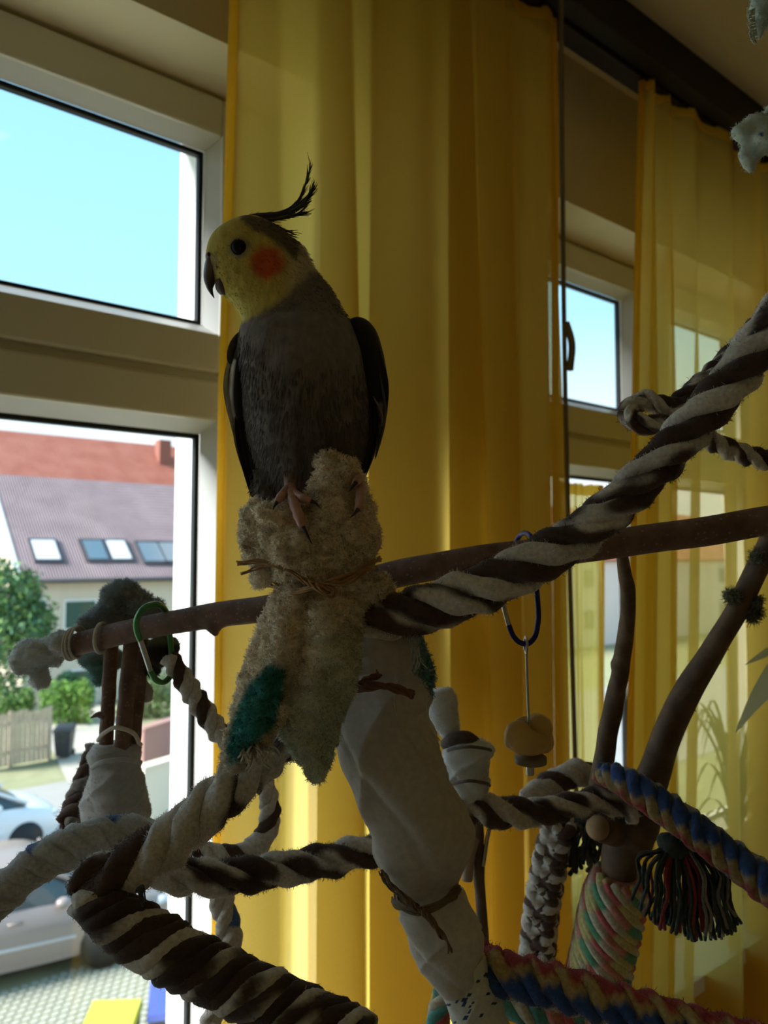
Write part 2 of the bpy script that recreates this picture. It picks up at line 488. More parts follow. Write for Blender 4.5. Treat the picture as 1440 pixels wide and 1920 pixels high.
def sdf_poly(pts, poly):
    p = np.asarray(poly, float); x, y = pts[:, 0], pts[:, 1]
    dmin = np.full(len(pts), 1e9); inside = np.zeros(len(pts), bool)
    for i in range(len(p)):
        a, b = p[i], p[(i + 1) % len(p)]
        e = b - a; w = pts - a
        t = np.clip((w @ e) / (e @ e), 0, 1)
        dmin = np.minimum(dmin, np.linalg.norm(w - t[:, None] * e, axis=1))
        cond = (a[1] > y) != (b[1] > y)
        xx = a[0] + (y - a[1]) / (b[1] - a[1] + 1e-12) * (b[0] - a[0])
        inside ^= cond & (x < xx)
    return np.where(inside, -dmin, dmin)
def smooth01(x): x = np.clip(x, 0, 1); return x * x * (3 - 2 * x)
def lerp(a, b, m): return a * (1 - m[:, None]) + np.asarray(b, float) * m[:, None]

# ================================================================== the room
YW, YF, YO = 0.98, 1.17, 1.28      # inner wall face, outer layer start, facade
CEIL = CAMZ + 1.065
XL, XR, YB = -2.5, 3.7, -3.0
W1 = (-1.75, 0.665); W2 = (1.22, 2.95); WZ = (0.60, CAMZ + 0.745)
def holed(g, xs, zs, holes, y0, y1):
    """wall slab cut by window openings (cells of a grid)"""
    for i in range(len(xs) - 1):
        for j in range(len(zs) - 1):
            cx, cz = (xs[i] + xs[i+1]) / 2, (zs[j] + zs[j+1]) / 2
            if any(a < cx < b and c < cz < d for a, b, c, d in holes): continue
            box(g, xs[i], xs[i+1], y0, y1, zs[j], zs[j+1])
    return g
g = holed(G(), [XL - .2, *W1, *W2, XR + .2], [-0.2, *WZ, CEIL + .2], [(*W1, *WZ), (*W2, *WZ)], YW, YF)
o = obj('wall_front', g, WALLM, smooth=False); o['kind'] = 'structure'
O1 = (W1[0] + .1, W1[1] - .1); O2 = (W2[0] + .1, W2[1] - .1)
g = holed(G(), [XL - .2, *O1, *O2, XR + .2], [-0.2, WZ[0] + .06, WZ[1] + .01, CEIL + .2],
          [(*O1, WZ[0] + .06, WZ[1] + .01), (*O2, WZ[0] + .06, WZ[1] + .01)], YF, YO)
o = obj('wall_exterior', g, RENDERM, smooth=False); o['kind'] = 'structure'
o = obj('floor', box(G(), XL - .2, XR + .2, YB - .2, YF, -.2, 0), FLOORM, smooth=False); o['kind'] = 'structure'
o = obj('ceiling', box(G(), XL - .2, XR + .2, YB - .2, YF, CEIL, CEIL + .2), CEILM, smooth=False); o['kind'] = 'structure'
o = obj('wall_right', box(G(), XR, XR + .2, YB - .2, YW, 0, CEIL), WALLM, smooth=False); o['kind'] = 'structure'
o = obj('wall_left', box(G(), XL - .2, XL, YB - .2, YW, 0, CEIL), WALLM, smooth=False); o['kind'] = 'structure'
o = obj('wall_back', box(G(), XL, XR, YB - .2, YB, 0, CEIL), WALLM, smooth=False); o['kind'] = 'structure'

def rect_frame(g, x0, x1, z0, z1, w, y0, y1, b=0.004):
    bbox_bev(g, x0, x0 + w, y0, y1, z0, z1, b); bbox_bev(g, x1 - w, x1, y0, y1, z0, z1, b)
    bbox_bev(g, x0 + w, x1 - w, y0, y1, z0, z0 + w, b); bbox_bev(g, x0 + w, x1 - w, y0, y1, z1 - w, z1, b)
def ramp_frame(g, x0, x1, z0, z1, w, yf, yb):
    """sloping glazing bead: outer edge at yf, inner edge at yb"""
    o_ = [(x0, yf, z0), (x1, yf, z0), (x1, yf, z1), (x0, yf, z1)]
    i_ = [(x0+w, yb, z0+w), (x1-w, yb, z0+w), (x1-w, yb, z1-w), (x0+w, yb, z1-w)]
    k_ = [(x0, yb + .01, z0), (x1, yb + .01, z0), (x1, yb + .01, z1), (x0, yb + .01, z1)]
    f = []
    for a in range(4):
        b = (a + 1) % 4
        f += [(a, b, 4 + b, 4 + a), (b, a, 8 + a, 8 + b)]
    g.add(o_ + i_ + k_, f)
def sash(root, x0, x1, z0, z1, handle=False):
    """casement: x0..z1 are the visible glass limits"""
    bw, sw = 0.018, 0.062
    g = G(); rect_frame(g, x0 - bw - sw, x1 + bw + sw, z0 - bw - sw, z1 + bw + sw, sw, 1.095, 1.155)
    s = obj('sash', g, PVC, root, smooth=False)
    g = G(); ramp_frame(g, x0 - bw, x1 + bw, z0 - bw, z1 + bw, bw, 1.10, 1.125)
    obj('glazing_bead', g, BEAD, root, smooth=False)
    g = G(); rect_frame(g, x0 - .001, x1 + .001, z0 - .001, z1 + .001, 0.008, 1.127, 1.139, 0.001)
    obj('gasket', g, GASKET, root, smooth=False)
    g = G(); box(g, x0 - .004, x1 + .004, 1.140, 1.146, z0 - .004, z1 + .004)
    obj('pane', g, GLASS, root, smooth=False)
def window(name, X, Z, splits, ztr, handle_x):
    root = struct(name, ((X[0] + X[1]) / 2, 1.13, Z[0]))
    fw = 0.045
    g = G(); rect_frame(g, X[0], X[1], Z[0], Z[1], fw, 1.115, 1.17)
    bbox_bev(g, X[0] + fw, X[1] - fw, 1.112, 1.17, ztr - 0.012, ztr + 0.012, 0.003)
    obj('frame', g, PVC, root, smooth=False)
    for x0, x1 in splits:
        sash(root, x0, x1, CAMZ + 0.372, CAMZ + 0.657)
        sash(root, x0, x1, Z[0] + 0.13, CAMZ + 0.197)
    for m0, m1 in zip(splits[:-1], splits[1:]):
        g = G(); bbox_bev(g, m0[1] + .082, m1[0] - .082, 1.112, 1.17, Z[0] + fw, Z[1] - fw, 0.003); obj('mullion', g, PVC, root, smooth=False)
    g = G(); box(g, X[0] - .0, X[1] + .0, YW - .12, 1.115, Z[0] - .03, Z[0]); obj('sill', g, PVC, root, smooth=False)
    if handle_x:
        g = G(); bbox_bev(g, handle_x - .014, handle_x + .014, 1.083, 1.096, CAMZ - .45, CAMZ - .38, .003)
        bbox_bev(g, handle_x - .009, handle_x + .009, 1.045, 1.060, CAMZ - .53, CAMZ - .40, .004)
        bbox_bev(g, handle_x - .008, handle_x + .008, 1.050, 1.09, CAMZ - .422, CAMZ - .408, .003)
        obj('handle', g, PVC, root, smooth=False)
    return root
window('window_1', W1, WZ, [(-1.62, -0.67), (-0.49, 0.5365)], CAMZ + .2845, None)  # unseen left sash and its stretch of opening added for more side light
window('window_2', W2, WZ, [(1.345, 1.686), (1.88, 2.22), (2.41, 2.82)], CAMZ + .2845, 1.73)
# ------------------------------------------------------------------ curtain rail and curtains
YC = 0.85
root = thing('curtain_rail', (1.2, YC, CAMZ + .985), 'dark wooden curtain rail box running under the ceiling', 'curtain rail')
g = G(); bbox_bev(g, XL, XR, YC - .045, YC + .045, CAMZ + .985, CEIL, .004); obj('rail_box', g, DARKWOOD, root, smooth=False)
g = G(); box(g, XL, XR, YC - .006, YC + .006, CAMZ + .975, CAMZ + .985); obj('track', g, DARKWOOD, root, smooth=False)

def curtain(name, x0, x1, folds, amp, label, seed, sweep=0.0, sweep_r=0.0, nz=60, hem_left=True, ztop=CAMZ + .978, zbot=0.03, mat=None, yc=YC, hem_mat=None):
    r = np.random.default_rng(seed)
    nu = max(160, int(folds * 28))
    u = np.linspace(0, 1, nu)
    ph = 2 * math.pi * folds * (u + 0.035 * np.sin(7.3 * u + r.uniform(0, 6)) + 0.02 * np.sin(17 * u + r.uniform(0, 6)))
    am = amp * (0.55 + 0.45 * np.sin(9 * u + r.uniform(0, 6)) ** 2)
    z = np.linspace(ztop, zbot, nz); k = np.linspace(0, 1, nz)
    V = np.zeros((nz, nu, 3))
    for i in range(nz):
        gth = min(1.0, 0.35 + 2.0 * k[i])
        drift = 0.25 * np.sin(3 * k[i] + 5 * u)
        V[i, :, 0] = x0 + (x1 - x0) * u + 0.30 * am * gth * np.sin(2 * ph + drift) - sweep * k[i] * (1 - u) + sweep_r * k[i] * u
        V[i, :, 1] = yc + am * gth * np.sin(ph + drift) + 0.006 * np.sin(30 * u + 4 * k[i])
        V[i, :, 2] = z[i] + (0.004 * np.abs(np.sin(ph * 1.5)) if i == 0 else 0)
    root = thing(name, (0.5 * (x0 + x1), yc, zbot), label, 'curtain')
    g = G(); g.add(V.reshape(-1, 3), grid_faces(nz, nu)); obj('cloth', g, mat or SHEER, root)
    for e, flag in ((0, hem_left), (nu - 1, True)):
        if not flag: continue
        p = V[:, e, :]
        g = G(); tube(g, p, 0.0065, 8); obj('side_hem', g, hem_mat or HEM, root)
    # header tape with small hooks
    t_, n_ = None, None
    g = G(); path = V[0, :, :].copy(); path[:, 2] = ztop - .012
    a = path + np.array([0, -.0012, .012]); b = path + np.array([0, -.0012, -.012])
    g.add(np.concatenate([a, b]), [(i, i+1, nu+i+1, nu+i) for i in range(nu-1)]); obj('header_tape', g, hem_mat or HEM, root)
    return root
curtain('curtain', 0.452, 1.080, 6.0, 0.030, 'yellow voile curtain hanging across the wall pier between both windows', 3, sweep_r=.035)
curtain('curtain', 1.37, 2.95, 19.0, 0.048, 'yellow voile curtain gathered in deep folds before the far window', 8, sweep=0.17, mat=SHEER2)
curtain('half_curtain', 1.33, 1.475, 2.0, 0.012, 'short yellow voile half curtain on the lower sash of the far window', 5, ztop=CAMZ + .165, zbot=WZ[0] + .03, yc=1.05)
# draw rod hanging from the rail at the curtain's edge
xr = on_y(1062, 700, 0.80)
root = thing('curtain_draw_rod', (xr[0], 0.80, CAMZ - .35), 'slim draw rod hanging beside the yellow curtain edge', 'rod')
g = G(); tube(g, curve([(xr[0], .80, CAMZ + .975), (xr[0]-.004, .80, CAMZ + .3), (xr[0]+.01, .80, CAMZ - .42)], 20), 0.004, 10); obj('rod', g, simple('grey_brown_rod', (.20, .16, .11), .4), root)
p = on_y(1060, 640, .80)
g = G(); tube(g, curve([(p[0]-.004, .795, p[2]+.03), (p[0]+.006, .792, p[2]), (p[0]+.001, .792, p[2]-.05)], 12), 0.006, 10); obj('grip', g, MATS['grey_brown_rod'], root)

# ================================================================== outside the window
ZS = CAMZ - 5.5                   # street level
GRASS = simple('grass_verge', (0.25, 0.25, 0.14), .95, .35, 2.0)
ASPH = simple('road_grey', (0.30, 0.29, 0.27), .9, .12, 1.2)
g = G(); box(g, -40, 90, 1.4, 120, ZS - .3, ZS - .02); o = obj('street_ground', g, GRASS, smooth=False); o['kind'] = 'structure'
g = G(); box(g, -40, 90, 11.6, 20.2, ZS - .02, ZS); o = obj('road', g, ASPH, smooth=False); o['kind'] = 'structure'
DRIVE = simple('gravel_drive', (0.40, 0.37, 0.31), .95, .15, 2.0)
a = on_z(95, 1425, ZS); b = on_z(235, 1425, ZS); c = on_z(110, 1330, ZS); d = on_z(70, 1330, ZS)
g = G(); g.add([(a[0]-.3, a[1]-2.5, ZS+.005), (b[0]+.8, b[1]-2.5, ZS+.005), (c[0]+1.6, c[1]+1, ZS+.005), (d[0], d[1]+1, ZS+.005)], [(0, 1, 2, 3)])
o = obj('driveway', g, DRIVE, smooth=False); o['kind'] = 'structure'
# grass pavers of the yard below: one stone pattern, too many to count
g = G(); PAV = simple('concrete_paver', (0.36, 0.355, 0.28), .95, .15, 3)
c0 = on_z(160, 1880, ZS)
for i in range(-40, 41):
    for j in range(-30, 14):
        x, y = c0[0] + i * .12 + (.06 if j % 2 else 0), c0[1] + j * .11
        if y > 11.0 or y < 3: continue
        s = 0.055
        ring = [(x + s*math.cos(t), y + s*math.sin(t), ZS - .002) for t in np.arange(6) * math.pi/3 + .5]
        low = [(p[0], p[1], ZS - .02) for p in ring]
        g.add(ring + low, [(0, 1, 2, 3, 4, 5)] + [(k, 6+k, 6+(k+1) % 6, (k+1) % 6) for k in range(6)])
o = obj('yard_pavers', g, PAV, smooth=False); o['kind'] = 'stuff'
tag(o, 'concrete grass pavers with green gaps in the yard below', 'paving')

# --- house across the street
TILE_P = None
def tile_mat(name, c1, c2, sx, sz):
    m, t, b, out = new_mat(name)
    co = N(t, 'ShaderNodeTexCoord'); mpn = N(t, 'ShaderNodeMapping', Scale=(sx, sz, sz))
    t.links.new(co.outputs['Object'], mpn.inputs[0])
    w = N(t, 'ShaderNodeTexWave', Scale=1.0, Distortion=0.3); w.bands_direction = 'X'
    w2 = N(t, 'ShaderNodeTexWave', Scale=1.0, Distortion=0.2); w2.bands_direction = 'Z'
    n = N(t, 'ShaderNodeTexNoise', **{'Scale': 0.9, 'Detail': 6.0})
    t.links.new(co.outputs['Object'], n.inputs['Vector'])
    for q in (w, w2): t.links.new(mpn.outputs[0], q.inputs['Vector'])
    r = N(t, 'ShaderNodeValToRGB')
    r.color_ramp.elements[0].position = .3; r.color_ramp.elements[0].color = (*c1, 1)
    r.color_ramp.elements[1].position = .7; r.color_ramp.elements[1].color = (*c2, 1)
    t.links.new(n.outputs['Fac'], r.inputs[0]); t.links.new(r.outputs[0], b.inputs['Base Color'])
    ad = N(t, 'ShaderNodeMath', operation='ADD')
    t.links.new(w.outputs['Fac'], ad.inputs[0]); t.links.new(w2.outputs['Fac'], ad.inputs[1])
    bp = N(t, 'ShaderNodeBump', Strength=.8, Distance=.06); t.links.new(ad.outputs[0], bp.inputs['Height']); t.links.new(bp.outputs[0], b.inputs['Normal'])
    b.inputs['Roughness'].default_value = .7
    return m
ROOF1 = tile_mat('purple_brown_roof_tiles', (.22, .15, .16), (.31, .22, .23), 3.0, 2.2)
ROOF2 = tile_mat('red_roof_tiles', (.36, .085, .045), (.46, .15, .095), 3.0, 2.2)
CREAM = simple('cream_render', (.66, .57, .46), .95, .06, .6)
GLASSD = simple('dark_window_glass', (.05, .08, .09), .08, .1, 1, spec=.8)
SKYREFL = simple('painted_sky_reflection', (.74, .73, .72), .3, .03, 1, spec=.6)  # sky reflection in the skylight glass painted as a plain white colour
SKYL = simple('skylight_glass', (.10, .12, .13), .05, .06, 1, spec=1.0); next(n for n in SKYL.node_tree.nodes if n.type == 'BSDF_PRINCIPLED').inputs['IOR'].default_value = 2.2
LENS = simple('headlight_lens', (.60, .62, .64), .15, .03, 1, spec=.8)
FRAMED = simple('dark_window_frame', (.05, .05, .06), .5)
GREENSH = simple('green_shutter', (.03, .08, .06), .6)
WHITEP = simple('white_paint', (.75, .75, .73), .6, .03)
YE = 30.0
ec = on_y(38, 1085, YE)
zE = ec[2]; xE0 = ec[0]; xE1 = xE0 + 24
rise, run = 4.25, 5.2
house = thing('house', (xE0 + 12, YE + 5.4, ZS), 'cream house with purple brown tiled roof and skylights across the street', 'house')
g = G(); box(g, xE0 + .25, xE1 - .25, YE + .45, YE + 2 * run - .45, ZS, zE + .05)
zr = zE + .05 + rise - .9
g.add([(xE0+.25, YE+.45, zE+.05), (xE0+.25, YE+2*run-.45, zE+.05), (xE0+.25, YE+run, zr+.2), (xE0+.6, YE+.45, zE+.05), (xE0+.6, YE+2*run-.45, zE+.05), (xE0+.6, YE+run, zr+.2)], [(0, 2, 1), (3, 4, 5), (0, 3, 5, 2), (1, 2, 5, 4)])
obj('walls', g, CREAM, house, smooth=False)
def slab(g, pts, th=.18):
    p = np.array(pts, float); n = np.cross(p[1]-p[0], p[3]-p[0]); n /= np.linalg.norm(n)
    if n[2] < 0: n = -n
    v = np.concatenate([p, p - n*th]); g.add(v, [(0, 1, 2, 3), (7, 6, 5, 4)] + [(i, 4+i, 4+(i+1) % 4, (i+1) % 4) for i in range(4)])
g = G(); slab(g, [(xE0, YE, zE), (xE1, YE, zE), (xE1, YE+run, zE+rise), (xE0, YE+run, zE+rise)])
slab(g, [(xE0, YE+2*run, zE), (xE1, YE+2*run, zE), (xE1, YE+run, zE+rise), (xE0, YE+run, zE+rise)])
roof = obj('roof', g, ROOF1, house, smooth=False)
g = G(); tube(g, [(xE0, YE - .08, zE - .1), (xE1, YE - .08, zE - .1)], .085, 10); obj('gutter', g, FRAMED, house)
g = G(); box(g, xE0 - .06, xE0 + .02, YE, YE + .05, zE - .2, zE); slab(g, [(xE0-.1, YE-.02, zE+.03), (xE0+.06, YE-.02, zE+.03), (xE0+.06, YE+run, zE+rise+.03), (xE0-.1, YE+run, zE+rise+.03)], .2)
obj('verge_board', g, WHITEP, house, smooth=False)
sl = np.array([0, run, rise]); sl = sl / np.linalg.norm(sl); nrm = np.array([0, -rise, run]); nrm /= np.linalg.norm(nrm)
def roof_pt(x, y):      # photo pixel -> point on the front roof slope
    v = ray(x, y); p0 = np.array([xE0, YE, zE]); t = ((p0 - C0) @ nrm) / (v @ nrm); return C0 + v * t
for (cx, cy, w, h, mt) in ((85, 1033, .86, .86, SKYREFL), (178, 1033, .75, .86, SKYL), (222, 1033, .75, .86, SKYREFL), (283, 1037, .85, .9, SKYL), (322, 1037, .85, .9, SKYL), (420, 1040, .85, .9, SKYL)):
    c = roof_pt(cx, cy); X = np.array([1.0, 0, 0])
    def quad(g, w, h, up, th):
        p = [c + X*sx*w/2 + sl*sy*h/2*1.35 + nrm*up for sx, sy in ((-1, -1), (1, -1), (1, 1), (-1, 1))]
        v = np.concatenate([p, np.array(p) - nrm*th]); g.add(v, [(0, 1, 2, 3), (7, 6, 5, 4)] + [(i, 4+i, 4+(i+1) % 4, (i+1) % 4) for i in range(4)])
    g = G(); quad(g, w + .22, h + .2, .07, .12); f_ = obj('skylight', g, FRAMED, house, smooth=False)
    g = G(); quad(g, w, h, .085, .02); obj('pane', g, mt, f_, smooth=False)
for (x, y, w, h) in ((150, 1152, 1.1, 1.0), (60, 1152, .9, 1.0), (250, 1160, 1.1, 1.0), (150, 1290, 1.1, 1.3), (255, 1290, 1.1, 1.3)):
    c = on_y(x, y, YE + .45)
    g = G(); box(g, c[0]-w/2-.08, c[0]+w/2+.08, YE+.38, YE+.47, c[2]-h/2-.08, c[2]+h/2+.08); f_ = obj('window', g, WHITEP, house, smooth=False)
    g = G(); box(g, c[0]-w/2, c[0]+w/2, YE+.36, YE+.40, c[2]-h/2, c[2]+h/2); obj('pane', g, GREENSH, f_, smooth=False)
# --- taller red-roofed house behind it
Y2 = 44.0
a = on_y(0, 806, Y2 + 6)
h2 = thing('house', (a[0] + 14, Y2 + 6, ZS), 'tall house with long red tiled roof behind the purple roof', 'house')
zr2 = a[2]
g = G(); slab(g, [(a[0]-14, Y2, zr2-5.6), (a[0]+40, Y2, zr2-5.6), (a[0]+40, Y2+6, zr2), (a[0]-14, Y2+6, zr2)])
slab(g, [(a[0]-14, Y2+12, zr2-5.6), (a[0]+40, Y2+12, zr2-5.6), (a[0]+40, Y2+6, zr2), (a[0]-14, Y2+6, zr2)]); obj('roof', g, ROOF2, h2, smooth=False)
g = G(); box(g, a[0]-13.6, a[0]+39.6, Y2+.4, Y2+11.6, ZS, zr2-5.4); obj('walls', g, CREAM, h2, smooth=False)
c = on_y(304, 818, Y2 + 5)
g = G(); box(g, c[0]-.4, c[0]+.4, Y2+4.4, Y2+5.2, zr2-2, zr2+.15); obj('chimney', g, simple('chimney_brick', (.25, .10, .07), .9), h2, smooth=False)

h3 = thing('house', (44, YE + 5, ZS), 'pale pinkish house farther along the street seen past the far window', 'house')
g = G(); box(g, 34, 62, YE, YE + 9, ZS, ZS + 5.6); obj('walls', g, simple('pink_render', (.70, .58, .54), .95, .05, .6), h3, smooth=False)
g = G(); slab(g, [(33.6, YE - .4, ZS + 5.5), (62.4, YE - .4, ZS + 5.5), (62.4, YE + 4.5, ZS + 9.2), (33.6, YE + 4.5, ZS + 9.2)]); slab(g, [(33.6, YE + 9.4, ZS + 5.5), (62.4, YE + 9.4, ZS + 5.5), (62.4, YE + 4.5, ZS + 9.2), (33.6, YE + 4.5, ZS + 9.2)]); obj('roof', g, ROOF2, h3, smooth=False)
for k in range(6):
    for zz in (1.0, 3.6):
        g = G(); box(g, 36 + k*4.2, 37.3 + k*4.2, YE - .06, YE + .04, ZS + zz, ZS + zz + 1.4); f_ = obj('window', g, WHITEP, h3, smooth=False)
        g = G(); box(g, 36.1 + k*4.2, 37.2 + k*4.2, YE - .08, YE - .05, ZS + zz + .1, ZS + zz + 1.3); obj('pane', g, GLASSD, f_, smooth=False)
# --- greenery
LEAVES = attr_mat('foliage', rough=.7, nscale=3, var=.3, bump=0)
def foliage(name, blobs, n, size, base, label, cat, cols, trunk=None, group=None):
    """leafy crown of small leaf faces around a branching stem"""
    root = thing(name, base, label, cat, group)
    vs, fs, cs = [], [], []
    tot = sum(b[3] * b[4] * b[5] for b in blobs)
    for (x, y, z, rx, ry, rz) in blobs:
        k = int(n * rx * ry * rz / tot)
        d = RNG.standard_normal((k, 3)); d /= np.linalg.norm(d, axis=1)[:, None]
        r = RNG.uniform(.25, 1, (k, 1)) ** .5 * (1 + .12 * RNG.standard_normal((k, 1)))
        p = np.array([x, y, z]) + d * r * np.array([rx, ry, rz])
        e1 = RNG.standard_normal((k, 3)); e1 /= np.linalg.norm(e1, axis=1)[:, None]
        e2 = np.cross(e1, RNG.standard_normal((k, 3))); e2 /= np.linalg.norm(e2, axis=1)[:, None]
        s = size * RNG.uniform(.6, 1.4, (k, 1))
        vs.append(np.stack([p - e1*s, p + e2*s*.45, p + e1*s, p - e2*s*.45], 1).reshape(-1, 3))
        c = np.array(cols)[RNG.integers(0, len(cols), k)] * RNG.uniform(.75, 1.25, (k, 1))
        cs.append(np.repeat(c, 4, axis=0))
    V = np.concatenate(vs); g = G(); g.add(V, (np.arange(len(V)).reshape(-1, 4)).tolist(), np.concatenate(cs))
    obj('foliage', g, LEAVES, root, kind='stuff')
    if trunk:
        g = G()
        for (p0, p1, r) in trunk: tube(g, curve([p0, p1], 6), np.linspace(r, r*.6, 6), 8)
        obj('stem', g, BARK2, root)
    return root
GR = [(.08, .17, .04), (.13, .24, .06), (.18, .30, .09)]
GD = [(.03, .10, .05), (.05, .14, .07), (.10, .20, .10)]
t0 = on_z(8, 1385, ZS)
def tb(x, y, rp, d, sq=1.0):
    c = P(x, y, d); r = rp*d/F; return (c[0], c[1], c[2], r, r, r*sq)
foliage('tree', [tb(10, 1120, 60, 20.5, 1.0), tb(40, 1160, 62, 21), tb(20, 1200, 55, 20), tb(-50, 1150, 90, 21), tb(50, 1100, 35, 21), tb(-10, 1260, 60, 20.5), tb(5, 1070, 30, 20.6), tb(62, 1180, 42, 20.8), tb(75, 1150, 26, 20.9)],
        9000, .085, (t0[0], t0[1]+.6, ZS), 'leafy green garden tree in front of the cream house wall', 'tree', GR + GD, trunk=[((t0[0]-.4, t0[1]+.6, ZS), (t0[0]-.3, t0[1]+.6, ZS+2.4), .13)])
def hedge(x0, x1, ytop, ybot, depth, label, cols, n=5000, size=.06):
    a, b = on_z(x0, ybot, ZS), on_z(x1, ybot, ZS); dd = (a - C0) @ FWD
    hgt = (ybot - ytop) * dd / F
    bl = []
    m = max(3, int(np.linalg.norm(b - a) / (hgt*.5)))
    for k in range(m):
        c = a + (b - a) * (k + .5) / m
        for zz in (.3, .7): bl.append((c[0], c[1] + depth/2, ZS + hgt*zz, np.linalg.norm(b-a)/m*.75, depth/2, hgt*.36))
    mid = (a + b) / 2
    return foliage('hedge', bl, n, size, (mid[0], mid[1] + depth/2, ZS), label, 'hedge', cols, trunk=[((mid[0], mid[1]+depth/2, ZS), (mid[0], mid[1]+depth/2, ZS+hgt*.7), .06)])
hedge(95, 180, 1285, 1362, 1.6, 'clipped bright green hedge beside the gravel drive', [(.12, .24, .04), (.17, .32, .07), (.08, .17, .03)])
hedge(262, 330, 1268, 1350, 1.4, 'dull olive hedge next to the pinkish garden wall', [(.10, .16, .06), (.14, .20, .08)], 3500)
hedge(0, 66, 1295, 1350, 1.0, 'low green hedge showing above the wooden fence', GR, 3000)
c = on_z(128, 1330, ZS)
foliage('shrub', [tb(125, 1275, 17, 27.5), tb(140, 1282, 14, 27.6)], 900, .08, (c[0], c[1], ZS), 'small round dark shrub standing behind the clipped hedge', 'shrub', GD, trunk=[((P(130, 1280, 27.5)[0], P(130, 1280, 27.5)[1], ZS), tuple(P(130, 1280, 27.5)), .05)])
# --- wooden fence, plank by plank
pl, pr = on_z(-60, 1452, ZS), on_z(93, 1424, ZS)
fence = thing('fence', ((pl[0]+pr[0])/2, (pl[1]+pr[1])/2, ZS), 'weathered wooden plank fence beside the gravel drive', 'fence')
FENCEM = simple('weathered_plank', (.50, .41, .30), .85, .25, 8)
L = np.linalg.norm(pr - pl); dv = (pr - pl) / L; nv_ = np.array([dv[1], -dv[0], 0]); npl = 17
for k in range(npl):
    w = L / npl; c = pl + dv * (k + .5) * w; hh = 1.42 + random.uniform(-.04, .04); off = random.uniform(-.012, .012)
    g = G(); box(g, -w*.42, w*.42, -.012, .012, 0.03, hh); xf(g, c + nv_ * off, math.atan2(dv[1], dv[0])); obj('plank', g, FENCEM, fence, smooth=False)
for zz in (.35, 1.1):
    g = G(); box(g, -L/2, L/2, .02, .06, zz, zz + .08); xf(g, (pl+pr)/2, math.atan2(dv[1], dv[0])); obj('rail', g, FENCEM, fence, smooth=False)
for k in (0, .5, 1):
    g = G(); box(g, -.05, .05, .02, .12, 0, 1.45); xf(g, pl + dv*L*k, math.atan2(dv[1], dv[0])); obj('post', g, FENCEM, fence, smooth=False)
# --- wheelie bins
def wheelie(x, y, d_or_z, col, lid, label, rz, s=1.0):
    p = on_z(x, y, ZS) if d_or_z is None else d_or_z
    mb = simple('bin_plastic_' + lid[1], col, .5, .06); ml = simple('bin_lid_' + lid[1], lid[0], .45, .04)
    root = thing('wheelie_bin', (p[0], p[1], ZS), label, 'bin')
    g = G(); v = [(sx*a, sy*b, z) for z, a, b in ((.06, .22, .26), (.92, .29, .35)) for sx, sy in ((-1, -1), (1, -1), (1, 1), (-1, 1))]
    g.add(v, [(3, 2, 1, 0), (4, 5, 6, 7)] + [(i, (i+1) % 4, 4+(i+1) % 4, 4+i) for i in range(4)]); xf(g, (p[0], p[1], ZS), rz, s); obj('body', g, mb, root, smooth=False)
    g = G(); v = [(-.31, -.39, .92), (.31, -.39, .92), (.31, .38, .97), (-.31, .38, .97), (-.29, -.36, .98), (.29, -.36, .98), (.29, .34, 1.07), (-.29, .34, 1.07)]
    g.add(v, [(3, 2, 1, 0), (4, 5, 6, 7)] + [(i, (i+1) % 4, 4+(i+1) % 4, 4+i) for i in range(4)]); xf(g, (p[0], p[1], ZS), rz, s); obj('lid', g, ml, root, smooth=False)
    for sx in (-1, 1):
        g = G(); tube(g, [(sx*.24-.03, .30, .1), (sx*.24+.03, .30, .1)], .1, 14); xf(g, (p[0], p[1], ZS), rz, s); obj('wheel', g, GASKET, root)
    g = G(); tube(g, [(-.22, .42, .98), (.22, .42, .98)], .018, 8); xf(g, (p[0], p[1], ZS), rz, s); obj('handle', g, mb, root)
wheelie(120, 1419, None, (.03, .035, .04), ((.05, .05, .055), 'dark'), 'dark grey wheelie bin at the end of the plank fence', math.radians(-30), .82)
pb = on_z(205, 1912, ZS + .87); wheelie(0, 0, pb, (.03, .03, .03), ((.52, .48, .05), 'yellow'), 'wheelie bin with bright yellow lid in the yard below', math.radians(-35), .85)
pb = on_z(326, 1862, ZS + .87); wheelie(0, 0, pb, (.05, .06, .10), ((.07, .10, .34), 'blue'), 'wheelie bin with blue lid in the yard below', math.radians(-25), .85)
# --- garden walls on the right of the drive
def garden_wall(pa, pb_, h, mat, label, name='garden_wall'):
    a, b = on_z(*pa, ZS), on_z(*pb_, ZS); Lw = np.linalg.norm(b-a); ang = math.atan2(b[1]-a[1], b[0]-a[0])
    root = thing(name, ((a[0]+b[0])/2, (a[1]+b[1])/2, ZS), label, 'wall')
    g = G(); box(g, 0, Lw, -.1, .1, 0, h); xf(g, a, ang); obj('body', g, mat, root, smooth=False)
    g = G(); box(g, -.03, Lw+.03, -.14, .14, h, h+.06); xf(g, a, ang); obj('coping', g, mat, root, smooth=False)
garden_wall((262, 1470), (420, 1405), 1.3, simple('reddish_wall_render', (.36, .20, .17), .9), 'reddish garden wall beyond the street')
garden_wall((262, 1560), (420, 1500), 1.25, simple('pale_yellow_wall_render', (.72, .64, .50), .9), 'pale cream garden wall standing nearer the street')

